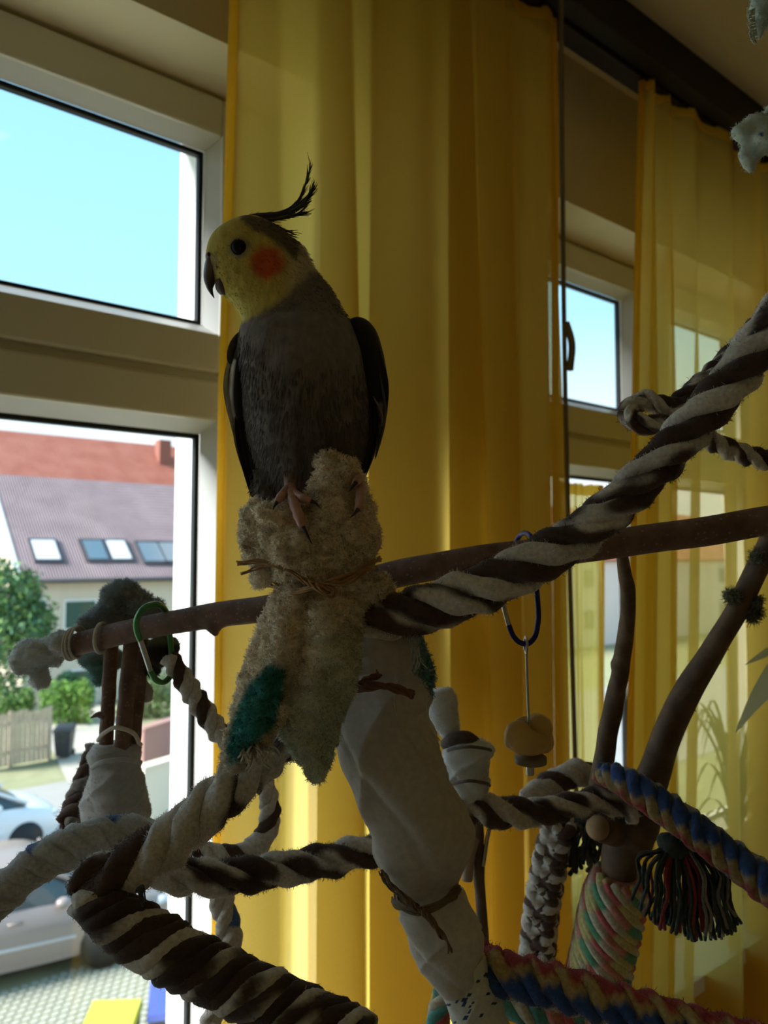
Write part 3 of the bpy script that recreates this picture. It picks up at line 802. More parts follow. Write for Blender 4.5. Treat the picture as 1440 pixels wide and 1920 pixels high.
# --- cars
def car(label, base, heading, paint, gl, L=4.3, W=1.78, H=1.45, trimcol=None):
    """saloon lofted from cross-sections; +x is its front"""
    root = thing('car', base, label, 'car')
    def place(g): return xf(g, base, heading)
    st = [(-L/2, .62, .42, .72), (-L/2+.06, .80, .30, .86), (-L/2+.5, .86, .22, .95), (-1.0, .89, .20, .96), (0, .89, .19, .96), (.9, .89, .20, .94), (1.45, .86, .22, .86), (L/2-.25, .78, .24, .74), (L/2-.04, .66, .32, .64), (L/2, .52, .42, .56)]
    X = curve([(s[0], s[1], s[2], s[3]) for s in st], 44)
    ring = []
    for x, hw, zb, zt in X:
        zm = zb + (zt - zb) * .62
        ring.append([(x, -hw*.9, zb), (x, -hw, zb+.1), (x, -hw*1.0, zm), (x, -hw*.95, zt-.05), (x, -hw*.80, zt), (x, 0, zt+.03), (x, hw*.80, zt), (x, hw*.95, zt-.05), (x, hw*1.0, zm), (x, hw, zb+.1), (x, hw*.9, zb)])
    g = G(); nv2 = 11; V = np.array(ring).reshape(-1, 3)
    f = grid_faces(len(X), nv2) + [tuple(range(nv2))[::-1], tuple((len(X)-1)*nv2 + i for i in range(nv2))] + [((i+1)*nv2, i*nv2, i*nv2+10, (i+1)*nv2+10) for i in range(len(X)-1)]
    g.add(V, f); place(g); body = obj('body', g, paint, root)
    # greenhouse
    gs = [(-1.75, .62, .93), (-1.2, .66, 1.30), (-.7, .66, 1.42), (0, .65, H), (.45, .63, H-.05), (1.35, .70, .93)]
    g = G(); rows = []
    for x, hw, z in curve([(a, b, c) for a, b, c in gs], 26): rows.append([(x, -.80, .90), (x, -(.80+hw)/2, (.9+z)/2), (x, -hw, z-.05), (x, -hw*.7, z), (x, 0, z+.015), (x, hw*.7, z), (x, hw, z-.05), (x, (.80+hw)/2, (.9+z)/2), (x, .80, .90)])
    g.add(np.array(rows).reshape(-1, 3), grid_faces(26, 9)); place(g); obj('windows', g, gl, root)
    g = G(); rows = []
    for x, hw, z in curve([(-1.25, .67, 1.285), (-.7, .67, 1.435), (0, .66, H+.015), (.45, .64, H-.035), (.62, .64, H-.12)], 16): rows.append([(x, -hw-.01, z-.07), (x, -hw*.72, z), (x, 0, z+.02), (x, hw*.72, z), (x, hw+.01, z-.07)])
    g.add(np.array(rows).reshape(-1, 3), grid_faces(16, 5)); place(g); obj('roof', g, paint, root)
    for sy in (-1, 1):
        for pts in ([(.6, .66, H-.12), (1.38, .76, .94)], [(-.25, .685, H-.06), (-.2, .80, .95)], [(-1.25, .69, 1.27), (-1.7, .70, .96)]):
            g = G(); tube(g, curve([(a, sy*b, c) for a, b, c in pts], 6), .035, 6); place(g); obj('pillar', g, paint, root)
        g = G(); ell(g, (.78, sy*.95, .99), np.diag([.10, .09, .07]), 12, 8); place(g); obj('mirror', g, paint, root)
        g = G(); ell(g, (L/2-.2, sy*.60, .63), np.diag([.18, .14, .06]), 14, 8); place(g); obj('headlight', g, LENS, root)
        g = G(); ell(g, (-L/2+.1, sy*.62, .78), np.diag([.08, .16, .06]), 12, 8); place(g); obj('tail_light', g, simple('tail_light_red', (.35, .02, .02), .3) if 'tail_light_red' not in MATS else MATS['tail_light_red'], root)
        for (xa, xb) in ((-1.35, .95),):
            g = G(); tube(g, [(xa, sy*.885, .50), (xb, sy*.885, .50)], .025, 8); place(g); obj('side_moulding', g, trimcol or paint, root)
        g = G(); box(g, .12, .30, sy*.895-.012, sy*.895+.012, .80, .83); place(g); obj('door_handle', g, paint, root)
        for xw in (-1.32, 1.32):
            g = G(); tube(g, [(xw, sy*.70, .31), (xw, sy*.90, .31)], .315, 24); place(g); wh = obj('tyre', g, GASKET, root)
            g = G(); tube(g, [(xw, sy*.86, .31), (xw, sy*.912, .31)], .20, 20)
            for k in range(6):
                a = k*math.pi/3; tube(g, [(xw, sy*.915, .31), (xw + .19*math.cos(a), sy*.915, .31 + .19*math.sin(a))], .022, 6)
            place(g); obj('rim', g, STEEL, wh)
    g = G(); box(g, L/2-.06, L/2+.01, -.45, .45, .33, .46); place(g); obj('grille', g, GASKET, root)
    return root
CARW = simple('white_car_paint', (.80, .82, .84), .25, .01, spec=.6)
CARG = simple('silver_grey_car_paint', (.27, .22, .20), .25, .02, spec=.6)
CGL = simple('car_glass', (.04, .06, .07), .06, .05, spec=.7)
def ground_car(px, py, heading, xw, yw):
    """car base so that its wheel at local (xw, yw) stands at the photo pixel"""
    p = on_z(px, py, ZS); c, s = math.cos(heading), math.sin(heading)
    return (p[0] - (xw*c - yw*s), p[1] - (xw*s + yw*c), ZS)
hd = math.radians(4); car('white car parked along the street beside the plank fence', ground_car(48, 1607, hd, 1.32, -.9), hd, CARW, CGL, L=4.1, trimcol=CARW)
hd = math.radians(-10); car('silver grey car parked below the window in the yard', ground_car(196, 1815, hd, 1.32, -.9), hd, CARG, CGL, L=4.5, trimcol=simple('car_trim_chrome', (.5, .48, .47), .3))
#FOREGROUND
# ================================================================== the cockatiel
DB = 0.47; SB = DB / F                       # bird plane distance, metres per photo pixel there
def B(x, y, o=0.0):                          # o: depth offset in pixels, + is away from the camera
    return P(x, y, DB) + np.multiply.outer(np.asarray(o, float) * SB, FWD) if np.isscalar(o) else P(x, y, DB) + o * SB * FWD
def Bv(x, y, o):
    x, y, o = np.broadcast_arrays(np.asarray(x, float), np.asarray(y, float), np.asarray(o, float))
    base = C0 + DB * FWD
    return base + ((x - 720) * SB)[..., None] * RGT + ((960 - y) * SB)[..., None] * UPV + (o * SB)[..., None] * FWD
# silhouette rows: y, left, right, depth thickness, depth centre
BR = [(406, 470, 474, 6, 0), (409, 450, 490, 34, 0), (415, 434, 504, 50, 0), (424, 417, 520, 64, 0), (436, 402, 536, 76, 0), (450, 393, 554, 84, 0),
      (468, 387, 573, 90, 2), (482, 385, 580, 92, 3), (498, 388, 588, 94, 4), (514, 394, 600, 96, 6), (530, 402, 613, 98, 8), (545, 412, 624, 104, 10), (560, 427, 632, 112, 12),
      (578, 442, 641, 124, 12), (597, 451, 655, 138, 10), (620, 449, 666, 158, 6), (650, 448, 676, 178, 2), (690, 456, 683, 196, -2), (755, 461, 690, 206, -4), (805, 467, 688, 200, -2),
      (850, 479, 678, 176, 4), (883, 494, 662, 146, 10), (905, 510, 645, 116, 14), (925, 532, 622, 80, 16), (938, 556, 600, 40, 16), (942, 575, 582, 6, 16)]
ctrl = np.array(BR, float)
ny = 230; nth = 112
T = curve(np.stack([ctrl[:, 0], ctrl[:, 1], ctrl[:, 2], ctrl[:, 3], ctrl[:, 4]], 1), ny)
yy, le, ri, tk, oc = T.T
th = np.linspace(0, 2*math.pi, nth, endpoint=False)
X = ((le + ri)/2)[:, None] + ((ri - le)/2)[:, None] * np.cos(th)
O = oc[:, None] + (tk/2)[:, None] * np.sin(th)
Yg = np.repeat(yy[:, None], nth, 1)
# breast keel, neck fold and soft feather clumps
front = np.clip(-np.sin(th), 0, 1)[None, :]
bx = X - (560 + (Yg - 700) * 0.11)
O = O - front * 9 * np.exp(-(bx/70.0)**2) * smooth01((Yg - 640)/80) * (1 - smooth01((Yg - 860)/60))
O = O + front * 10 * np.exp(-((X - 575)/9.0)**2) * smooth01((Yg - 790)/60)                 # parting between the legs
O = O + front * 7 * np.exp(-((Yg - (610 - (X - 470)*0.18))/14.0)**2) * (X < 560)
Pn = np.stack([X.ravel()*.055, Yg.ravel()*.03, O.ravel()*.055], 1)
cl = vnoise(Pn).reshape(X.shape)
sc = np.where(Yg > 600, 2.6, 0.8)
O = O - front * cl * sc
V = Bv(X, Yg, O).reshape(-1, 3)
Vtop, Vbot = Bv(472, 405.5, 0), Bv(578, 943, 16)
px_ = np.stack([X.ravel(), Yg.ravel()], 1)
col = np.tile(np.array([.19, .16, .148]), (len(V), 1))
face = [(370, 440), (400, 405), (470, 400), (506, 428), (552, 448), (584, 466), (596, 508), (566, 540), (535, 575), (500, 598), (466, 612), (430, 600), (380, 560)]
sd = sdf_poly(px_, face) + 5 * vnoise(px_ @ np.array([[.11, 0, 0], [0, .11, 0]]))
yel = np.tile(np.array([.62, .50, .12]), (len(V), 1))
yel = lerp(yel, (.52, .45, .33), smooth01((px_[:, 0] - 520)/60))
m = smooth01(.5 - sd/16); col = col*(1-m[:, None]) + yel*m[:, None]
crown = [(462, 402), (500, 420), (535, 432), (562, 452), (566, 482), (556, 500), (540, 484), (512, 462), (482, 446), (455, 420)]
m = smooth01(.5 - (sdf_poly(px_, crown) + 4*vnoise(px_ @ np.array([[.2, 0, 0], [0, .2, 0]])))/12); col = lerp(col, (.10, .075, .062), m*.92)
dd = np.sqrt(((px_[:, 0]-506)/33)**2 + ((px_[:, 1]-506)/33)**2) + .10*vnoise(px_ @ np.array([[.15, 0, 0], [0, .15, 0]]))
m = smooth01((1.22 - dd)/.62); col = lerp(col, (.62, .115, .035), m)
dd = np.sqrt(((px_[:, 0]-456)/23)**2 + ((px_[:, 1]-478)/21)**2); m = smooth01((1.15 - dd)/.4); col = lerp(col, (.32, .27, .17), m*.8)
dd = np.sqrt(((px_[:, 0]-400)/16)**2 + ((px_[:, 1]-500)/22)**2); m = smooth01((1.1 - dd)/.4); col = lerp(col, (.30, .23, .16), m*.6)
g = G(); nV = len(V)
fs = [(i*nth+j, (i+1)*nth+j, (i+1)*nth+(j+1) % nth, i*nth+(j+1) % nth) for i in range(ny-1) for j in range(nth)]
fs += [(nV, j, (j+1) % nth) for j in range(nth)] + [(nV+1, (ny-1)*nth+(j+1) % nth, (ny-1)*nth+j) for j in range(nth)]
g.add(np.concatenate([V, [Vtop, Vbot]]), fs, np.concatenate([col, col[:1], col[-1:]]))
# normals must point outwards
BODY = g
bird = thing('cockatiel', Bv(578, 944, 10), 'grey cockatiel with yellow face and orange cheek perched on the towel knot', 'bird')
obj('body', g, PLUME, bird)
fz = G(); src = G(); src.add(g.verts(), g.f, g.cols())
dn = -UPV*1.7
hd_ = [q for q in src.f if max(q) < nV and Yg.ravel()[q[0]] < 600]; bd_ = [q for q in src.f if max(q) < nV and Yg.ravel()[q[0]] >= 600]
sh = G(); sh.v, sh.c, sh.f = src.v, src.c, hd_; sb = G(); sb.v, sb.c, sb.f = src.v, src.c, bd_
fuzz(fz, sh, 3500, .0024, .0005, lean=.08, curl=.04, direction=-UPV*2.2 + RGT*2.0, cvar=.03)
fuzz(fz, sb, 8000, .0058, .0006, lean=.10, curl=.04, direction=dn*3.2, cvar=.05)
obj('down_feathers', fz, FUZZM, bird, kind='stuff')
# eye with a bare rim
g = G(); c = Bv(456, 477, -40.5); ell(g, c, np.array([13.5*SB*RGT, 13.5*SB*UPV, 9*SB*FWD]), 28, 16); eye = obj('eye', g, EYEM, bird)
g = G(); t_ = np.linspace(0, 2*math.pi, 40, endpoint=False); tube(g, Bv(456+14.5*np.cos(t_), 477+14*np.sin(t_), -40.5 + 0*t_), 1.6*SB, 8, col=(.05, .04, .035), closed=True); obj('eye_rim', g, HORN, eye)
g = G(); c = Bv(446, 477, 41); ell(g, c, np.array([13*SB*RGT, 13*SB*UPV, 9*SB*FWD]), 20, 12); obj('eye', g, EYEM, bird)
# beak: hooked upper half, short lower half, cere with a nostril
def lens_loft(rows, th_, colfun=None, seg=20):
    """rows (x_left, y_left, x_right, y_right, thickness): closed loft across the bird's head"""
    R = curve([(a, b, c_, d_, e) for a, b, c_, d_, e in rows], th_)
    an = np.linspace(0, 2*math.pi, seg, endpoint=False); vv = []
    for a, b, c_, d_, e in R:
        mx_, my_ = (a+c_)/2, (b+d_)/2; hx, hy = (c_-a)/2, (d_-b)/2
        vv.append(Bv(mx_ + hx*np.cos(an), my_ + hy*np.cos(an), e/2*np.sin(an)))
    vv = np.array(vv).reshape(-1, 3); n_ = th_
    f = [(i*seg+j, i*seg+(j+1) % seg, (i+1)*seg+(j+1) % seg, (i+1)*seg+j) for i in range(n_-1) for j in range(seg)]
    f += [tuple(range(seg))[::-1], tuple((n_-1)*seg+j for j in range(seg))]
    return vv, f
v, f = lens_loft([(391, 478, 408, 486, 34), (386, 490, 410, 496, 38), (383, 504, 411, 505, 38), (382, 520, 408, 518, 34), (385, 534, 402, 532, 26), (390, 545, 399, 541, 15), (396, 553, 400, 550, 7), (401, 559, 402, 558, 2)], 30)
hx = pix(v)[:, 1]; c = lerp(np.tile(np.array([.20, .14, .13]), (len(v), 1)), (.045, .035, .04), smooth01((hx-498)/40))
g = G(); g.add(v, f, c); beak = obj('upper_beak', g, HORN, bird)
v, f = lens_loft([(405, 528, 430, 526, 36), (404, 539, 430, 541, 34), (408, 548, 427, 549, 24), (413, 553, 423, 554, 10)], 16)
g = G(); g.add(v, f, (.13, .092, .085)); obj('lower_beak', g, HORN, bird)
g = G(); ell(g, Bv(396, 484, -12), np.array([8*SB*RGT, 8*SB*UPV, 9*SB*FWD]), col=(.26, .19, .16)); cere = obj('cere', g, HORN, beak)
g = G(); ell(g, Bv(396, 484, -20.5), np.array([3.4*SB*RGT, 3.4*SB*UPV, 2*SB*FWD]), 12, 8, col=(.03, .02, .02)); obj('nostril', g, HORN, beak)

# feathers: a shaft with a thin vane
def feather(pts, w, col, offs=0.0, tip=1.0, twist=(0, 0, 0), n=26, prof=None):
    q = curve([(a, b, c_) for a, b, c_ in pts], n)
    path = Bv(q[:, 0], q[:, 1], q[:, 2])
    t, A, Bb = frames(path)
    side = np.cross(t, FWD + np.array(twist)); side /= np.linalg.norm(side, axis=1)[:, None] + 1e-9
    u = np.linspace(0, 1, n)
    pr = (np.sin(np.clip(u*1.02, 0, 1)*math.pi*.5)**.6) * np.sqrt(np.clip(1 - u**(4*tip), 0, 1)) if prof is None else prof(u)
    hw = (w * SB * .5) * (pr + .02)
    up = np.cross(side, t)
    a, b_, m_ = path - side*hw[:, None], path + side*hw[:, None], path + up*hw[:, None]*.25
    lo = path - up * .0004
    g = G(); V = np.concatenate([a, m_, b_, lo]); k = n
    f = [(i, i+1, k+i+1, k+i) for i in range(n-1)] + [(k+i, k+i+1, 2*k+i+1, 2*k+i) for i in range(n-1)] + [(3*k+i, 3*k+i+1, i+1, i) for i in range(n-1)] + [(2*k+i, 2*k+i+1, 3*k+i+1, 3*k+i) for i in range(n-1)]
    g.add(V, f, col); return g
# crest: narrow loose plumes swept back and curling up
crest = [([(448, 413, -4), (490, 405, -3), (530, 397, 0), (560, 381, 2), (580, 362, 2), (590, 338, 2)], 7),
         ([(455, 411, 2), (498, 404, 2), (540, 397, 3), (570, 378, 4), (586, 356, 4), (591, 352, 4)], 7),
         ([(460, 411, -8), (505, 407, -6), (548, 396, -3), (573, 376, -2), (584, 350, -2)], 6),
         ([(470, 409, 4), (515, 402, 6), (556, 386, 7), (578, 366, 8), (588, 345, 8)], 6),
         ([(530, 397, 0), (556, 378, 0), (570, 352, 0), (580, 325, 0), (582, 302, 0)], 3),
         ([(520, 400, 4), (552, 384, 3), (570, 352, 3), (579, 318, 3)], 2.6),
         ([(500, 405, 4), (545, 396, 3), (580, 370, 3), (592, 345, 3)], 4),
         ([(470, 411, 8), (520, 408, 8), (560, 396, 8), (582, 372, 8)], 5),
         ([(476, 411, -10), (520, 411, -8), (552, 406, -7), (580, 401, -6)], 6),
         ([(486, 414, -12), (520, 414, -10), (545, 408, -9), (566, 404, -8)], 5),
         ([(492, 419, -14), (515, 427, -12), (535, 436, -10), (551, 436, -9)], 7),
         ([(488, 418, 6), (512, 424, 8), (532, 434, 9), (546, 437, 9)], 6),
         ([(440, 418, -10), (480, 408, -12), (515, 406, -12), (545, 400, -10)], 8)]
for pts, w in crest:
    g = feather(pts, w*.95, (.075, .066, .052), prof=lambda u: (.35 + .65*np.sin(np.clip(u, 0, 1)*2.4)) * np.clip((1-u)*3, 0, 1)**.7)
    for k in range(40):                      # loose barbs along the plume
        i = RNG.integers(4, 24); q = curve(pts, 26)
        a = q[i]; d = q[min(i+1, 25)] - q[i-1]; d = d/np.linalg.norm(d[:2])
        s = RNG.choice([-1, 1]); L_ = RNG.uniform(10, 26)
        b_ = a + d*L_ + np.array([-d[1], d[0], 0])*s*L_*RNG.uniform(.08, .26)
        tube(g, Bv(*np.array([a, (a+b_)/2 + np.array([0, .6, 0]), b_]).T), np.array([.9, .7, .35])*SB*.8, 4, col=(.06, .052, .042), caps=False)
    obj('crest_feather', g, PLUME, bird)
# wings: each a shaped shell plus overlapping flight feathers
def wing(rows, colfun, name='wing'):
    R = curve(rows, 70); an = np.linspace(0, 2*math.pi, 28, endpoint=False)
    X = ((R[:, 1]+R[:, 2])/2)[:, None] + ((R[:, 2]-R[:, 1])/2)[:, None]*np.cos(an)
    O = R[:, 4][:, None] + (R[:, 3]/2)[:, None]*np.sin(an)
    Y = np.repeat(R[:, 0][:, None], 28, 1)
    v = Bv(X, Y, O).reshape(-1, 3); n_ = 70
    f = [(i*28+j, (i+1)*28+j, (i+1)*28+(j+1) % 28, i*28+(j+1) % 28) for i in range(n_-1) for j in range(28)] + [tuple(range(28)), tuple((n_-1)*28+j for j in range(28))[::-1]]
    g = G(); g.add(v, f, colfun(np.stack([X.ravel(), Y.ravel()], 1))); return g
DKW, LTW = np.array([.022, .018, .019]), np.array([.62, .60, .54])
def lc(p):
    c = np.tile(DKW, (len(p), 1))
    edge = np.interp(p[:, 1], [617, 670, 711, 764, 808, 847, 883, 939], [448, 430, 421, 419, 430, 445, 455, 470])
    wd = np.interp(p[:, 1], [600, 668, 676, 720, 780, 820, 850, 870], [0, 0, 14, 18, 17, 12, 7, 0])
    m = smooth01((wd - (p[:, 0]-edge))/4 + .5) * (wd > .5)
    c = lerp(c, LTW, m)
    m = smooth01((676 - p[:, 1])/8); return lerp(c, (.075, .06, .058), m)
g = wing([(612, 447, 456, 20, 20), (625, 442, 462, 50, 26), (670, 430, 472, 84, 34), (711, 421, 474, 98, 38), (764, 419, 476, 100, 42), (808, 430, 484, 90, 44), (847, 444, 492, 74, 46), (883, 455, 496, 52, 48), (915, 463, 494, 30, 50), (940, 470, 482, 10, 50)], lc)
wl = obj('wing', g, PLUME, bird)
for k, (x0, y0, x1, y1, x2, y2, w, c) in enumerate([(434, 640, 424, 720, 436, 812, 16, LTW*.95), (440, 690, 432, 760, 447, 850, 13, LTW*.8), (450, 700, 446, 800, 470, 936, 16, DKW), (458, 720, 456, 820, 478, 930, 14, DKW*1.3), (444, 740, 440, 800, 464, 915, 9, np.array([.30, .27, .2])), (456, 740, 452, 770, 450, 792, 7, np.array([.22, .2, .19]))]):
    obj('flight_feather', feather([(x0, y0, 22-k), (x1, y1, 0-k), (x2, y2, 26-k)], w, c, twist=tuple(-.9*RGT)), PLUME, wl)
obj('covert_feather', feather([(447, 620, 10), (437, 650, -2), (430, 682, 4)], 20, (.085, .07, .066), twist=tuple(-.6*RGT)), PLUME, wl)
def rc(p):
    c = np.tile(DKW, (len(p), 1))
    for (x, y, rx, ry, k) in ((714, 768, 5, 16, .8), (722, 690, 3, 14, .5), (712, 800, 4, 10, .6)):
        dd = np.sqrt(((p[:, 0]-x)/rx)**2 + ((p[:, 1]-y)/ry)**2); c = lerp(c, (.36, .33, .29), smooth01((1.2-dd)/.5)*k)
    return c
g = wing([(593, 664, 676, 14, 10), (598, 655, 688, 36, 10), (614, 654, 703, 60, 12), (647, 662, 716, 84, 20), (683, 666, 724, 96, 28), (730, 668, 728, 98, 36), (770, 666, 726, 92, 40), (808, 664, 716, 82, 44), (850, 656, 702, 64, 46), (880, 650, 690, 44, 48), (903, 654, 680, 22, 50), (914, 664, 674, 8, 50)], rc)
wr = obj('wing', g, PLUME, bird)
for k, (x0, y0, x1, y1, x2, y2, w, c) in enumerate([(706, 640, 725, 720, 713, 820, 12, DKW*1.6), (712, 700, 722, 770, 703, 860, 10, np.array([.16, .14, .12])), (690, 700, 706, 800, 676, 910, 15, DKW), (684, 720, 694, 810, 668, 905, 14, DKW*1.5), (700, 745, 716, 778, 711, 812, 8, np.array([.30, .28, .25]))]):
    obj('flight_feather', feather([(x0, y0, -10-k), (x1, y1, -2-k), (x2, y2, 22-k)], w, c, twist=tuple(.8*RGT)), PLUME, wr)
# tail feathers hanging behind the towel
for k, (dx, ln, c) in enumerate([(-8, 0, .03), (0, 6, .022), (8, -4, .028)]):
    obj('tail_feather', feather([(560+dx, 880, 66), (538+dx, 980, 80), (516+dx*.6, 1128+ln, 92)], 22, (c, c*.9, c*.95)), PLUME, bird)
# flank fluff over the left thigh
g = G(); R_ = [(880, 470, 490, 20, 20), (900, 472, 505, 38, 20), (920, 474, 520, 44, 18), (932, 482, 524, 30, 16), (938, 495, 515, 8, 16)]
g = wing(R_, lambda p: np.tile(np.array([.20, .18, .17]), (len(p), 1))); fz = G(); fuzz(fz, g, 500, .006, .0006, lean=.3, curl=.15, direction=-UPV*1.5)
fz.add(g.verts(), g.f, g.cols()); obj('thigh_fluff', fz, PLUME, bird)
# feet: pink toes with dark claws
PINK = np.array([.50, .27, .22]); CLAW = (.03, .024, .022)
def Bp(x, y, o): return np.array([P(a, b, DB + c_*SB) for a, b, c_ in zip(np.atleast_1d(x), np.atleast_1d(y), np.atleast_1d(o))])
def toe(parent, pts, rr, claw, nm='toe'):
    q = curve([(a, b, c_, r_) for (a, b, c_), r_ in zip(pts, rr)], 26)
    path = Bp(q[:, 0], q[:, 1], q[:, 2]); u = np.linspace(0, 1, 26)
    g = G(); tube(g, path, q[:, 3]*SB*(1 + .07*np.sin(u*40)), 14, col=PINK)
    o_ = obj(nm, g, HORN, parent)
    if claw:
        q = curve(claw, 12); g = G(); tube(g, Bp(q[:, 0], q[:, 1], q[:, 2]), np.linspace(4.2, .5, 12)*SB, 10, col=CLAW); obj('claw', g, HORN, o_)
    return o_
g = G(); q = curve([(548, 885, -42, 17), (545, 905, -52, 12), (543, 922, -66, 9.5)], 14); tube(g, Bp(q[:, 0], q[:, 1], q[:, 2]), q[:, 3]*SB, 14, col=lerp(np.tile(PINK, (14, 1)), (.19, .15, .13), np.linspace(1, 0, 14)**.6)); leg = obj('leg', g, HORN, bird)
toe(leg, [(543, 914, -66), (547, 932, -125), (556, 956, -160), (565, 980, -172), (568, 988, -174)], [9.5, 9.5, 9, 8, 6], [(566, 984, -175), (575, 1001, -180), (585, 1020, -178)])
toe(leg, [(545, 918, -70), (558, 930, -128), (573, 936, -146), (584, 940, -148)], [8.5, 8, 7.5, 6], [(581, 939, -149), (591, 943, -154), (600, 952, -152)])
toe(leg, [(541, 916, -66), (532, 926, -118), (523, 936, -136), (519, 941, -138)], [8.5, 8, 7, 5.5], [(520, 940, -139), (515, 948, -142), (512, 956, -138)])
g = G(); q = curve([(655, 880, -20, 15), (664, 900, -34, 11), (670, 914, -42, 9)], 14); tube(g, Bp(q[:, 0], q[:, 1], q[:, 2]), q[:, 3]*SB, 14, col=lerp(np.tile(PINK, (14, 1)), (.19, .15, .13), np.linspace(1, 0, 14)**.6)); leg = obj('leg', g, HORN, bird)
toe(leg, [(668, 906, -60), (676, 924, -132), (674, 944, -152), (671, 957, -158)], [9, 8.5, 8, 6], [(672, 954, -159), (666, 962, -168), (656, 971, -168)])
toe(leg, [(669, 904, -60), (671, 899, -118), (666, 906, -142)], [8.5, 8, 6], [(667, 905, -143), (660, 914, -154), (653, 923, -154)])

# ================================================================== towel knot under the bird
CRM = np.array([.80, .70, .56]); TEAL = np.array([.07, .30, .27]); MINT = np.array([.60, .68, .58])
DT = .452
def towel_cols(v):
    p = pix(v); c = np.tile(CRM, (len(v), 1))
    c = c * (1 + .14*vnoise(v*170))[:, None]
    c = lerp(c, MINT, smooth01((p[:, 1]-1130)/120) * smooth01((p[:, 0]-560)/60)*.55)
    return c
g = G()
for (x, y, d, rx, ry, ro, rot) in ((492, 1000, .449, 42, 62, 46, .1), (528, 972, .434, 50, 30, 40, .35), (555, 1030, .428, 60, 44, 42, -.3), (520, 1020, .434, 38, 40, 36, .3), (612, 1010, .435, 62, 78, 58, 0), (660, 1000, .445, 46, 82, 62, 0), (625, 915, .438, 42, 62, 38, .12),
                                   (612, 880, .440, 22, 30, 24, .1), (650, 930, .444, 40, 50, 40, -.4), (600, 1065, .440, 92, 34, 56, -.05), (505, 1065, .450, 42, 26, 36, -.5), (690, 1108, .446, 46, 32, 40, -.3), (660, 1095, .444, 50, 28, 46, 0), (600, 1108, .452, 80, 40, 52, 0)):
    lump(g, x, y, d, rx, ry, ro, rot)
TOP = remesh(g, .0017, 2, disp=.0034, dscale=260, colfun=towel_cols)
towel = thing('towel_bundle', base_of(TOP), 'fluffy cream terry towel knot with teal flaps under the bird', 'towel')
obj('knot', TOP, CLOTH, towel)
fz = G(); fuzz(fz, TOP, 30000, .0030, .0006, lean=.9, curl=1.3, cvar=.2); obj('terry_loops', fz, FUZZM, towel, kind='stuff')
def flap_left(v):
    p = pix(v); c = towel_cols(v)
    sdm = sdf_poly(p, [(505, 1245), (535, 1255), (528, 1310), (512, 1365), (480, 1392), (452, 1425), (428, 1440), (424, 1400), (440, 1345), (465, 1285)])
    c = lerp(c, TEAL*1.05, smooth01(.5 - sdm/12))
    return lerp(c, (.62, .62, .58), smooth01((p[:, 1]-1412)/25)*.6)
FL = sheet([[(516, 1100, .448), (560, 1100, .436), (606, 1102, .446)], [(482, 1190, .444), (545, 1185, .424), (600, 1190, .438)], [(452, 1280, .441), (505, 1278, .424), (556, 1290, .436)], [(428, 1370, .442), (478, 1372, .430), (520, 1366, .440)], [(412, 1446, .446), (440, 1440, .440), (470, 1428, .444)]], 90, 60, .0040, .0026, 230, flap_left)
obj('flap', FL, CLOTH, towel); fz = G(); fuzz(fz, FL, 17000, .0030, .0005, lean=.9, curl=1.2, cvar=.2); obj('terry_loops', fz, FUZZM, towel, kind='stuff')
def flap_mid(v):
    p = pix(v); c = towel_cols(v); return lerp(c, (.60, .66, .55), smooth01((p[:, 1]-1240)/120)*.75)
FM = sheet([[(560, 1096, .444), (620, 1100, .432), (690, 1108, .444)], [(545, 1190, .436), (615, 1190, .420), (678, 1200, .438)], [(525, 1290, .440), (590, 1290, .425), (664, 1285, .440)], [(524, 1375, .446), (580, 1378, .436), (638, 1360, .444)], [(560, 1430, .449), (590, 1432, .444), (618, 1425, .448)], [(588, 1464, .450), (598, 1464, .449), (608, 1458, .450)]], 90, 66, .0040, .0028, 220, flap_mid)
obj('flap', FM, CLOTH, towel); fz = G(); fuzz(fz, FM, 19000, .0030, .0005, lean=.9, curl=1.2, cvar=.2); obj('terry_loops', fz, FUZZM, towel, kind='stuff')
def flap_right(v):
    p = pix(v); c = np.tile(np.array([.46, .50, .45]), (len(v), 1)); return lerp(c, (.20, .36, .36), smooth01((p[:, 0]-770)/25))
FR = sheet([[(690, 1140, .470), (730, 1150, .462), (782, 1180, .470)], [(700, 1200, .472), (750, 1210, .464), (798, 1215, .474)], [(745, 1255, .474), (780, 1258, .470), (812, 1262, .478)], [(775, 1290, .478), (790, 1290, .476), (806, 1300, .480)], [(797, 1322, .480), (800, 1322, .480), (803, 1320, .480)]], 40, 30, .003, .001, 120, flap_right)
obj('flap', FR, CLOTH, towel); fz = G(); fuzz(fz, FR, 4000, .0032, .0006, lean=.7, curl=.8); obj('terry_loops', fz, FUZZM, towel, kind='stuff')
# frayed threads on the left flap and right flap
g = G()
for k in range(40):
    a = np.array([RNG.uniform(455, 500), RNG.uniform(1395, 1415)]); b = a + np.array([RNG.uniform(-12, 30), RNG.uniform(10, 45)])
    tube(g, curve([P(*a, .436), P(*((a+b)/2 + RNG.uniform(-8, 8, 2)), .430), P(*b, .436)], 8), .00055, 5, col=(.62, .58, .52))
for k in range(16):
    a = np.array([RNG.uniform(745, 790), RNG.uniform(1185, 1215)]); b = a + np.array([RNG.uniform(-12, 20), RNG.uniform(20, 60)])
    tube(g, curve([P(*a, .458), P(*((a+b)/2 + RNG.uniform(-10, 10, 2)), .452), P(*b, .458)], 8), .0004, 5, col=(.50, .52, .45))
for pts in ([(775, 1170), (772, 1230), (740, 1300), (744, 1340), (790, 1420)], [(664, 1180), (655, 1260), (640, 1330)], [(800, 1310), (802, 1345), (812, 1370), (826, 1390)]):
    tube(g, curve([P(a, b, .436 if a < 700 else .448) for a, b in pts], 24), .00035, 5, col=(.45, .42, .36))
obj('loose_threads', g, YARN, towel, kind='stuff')
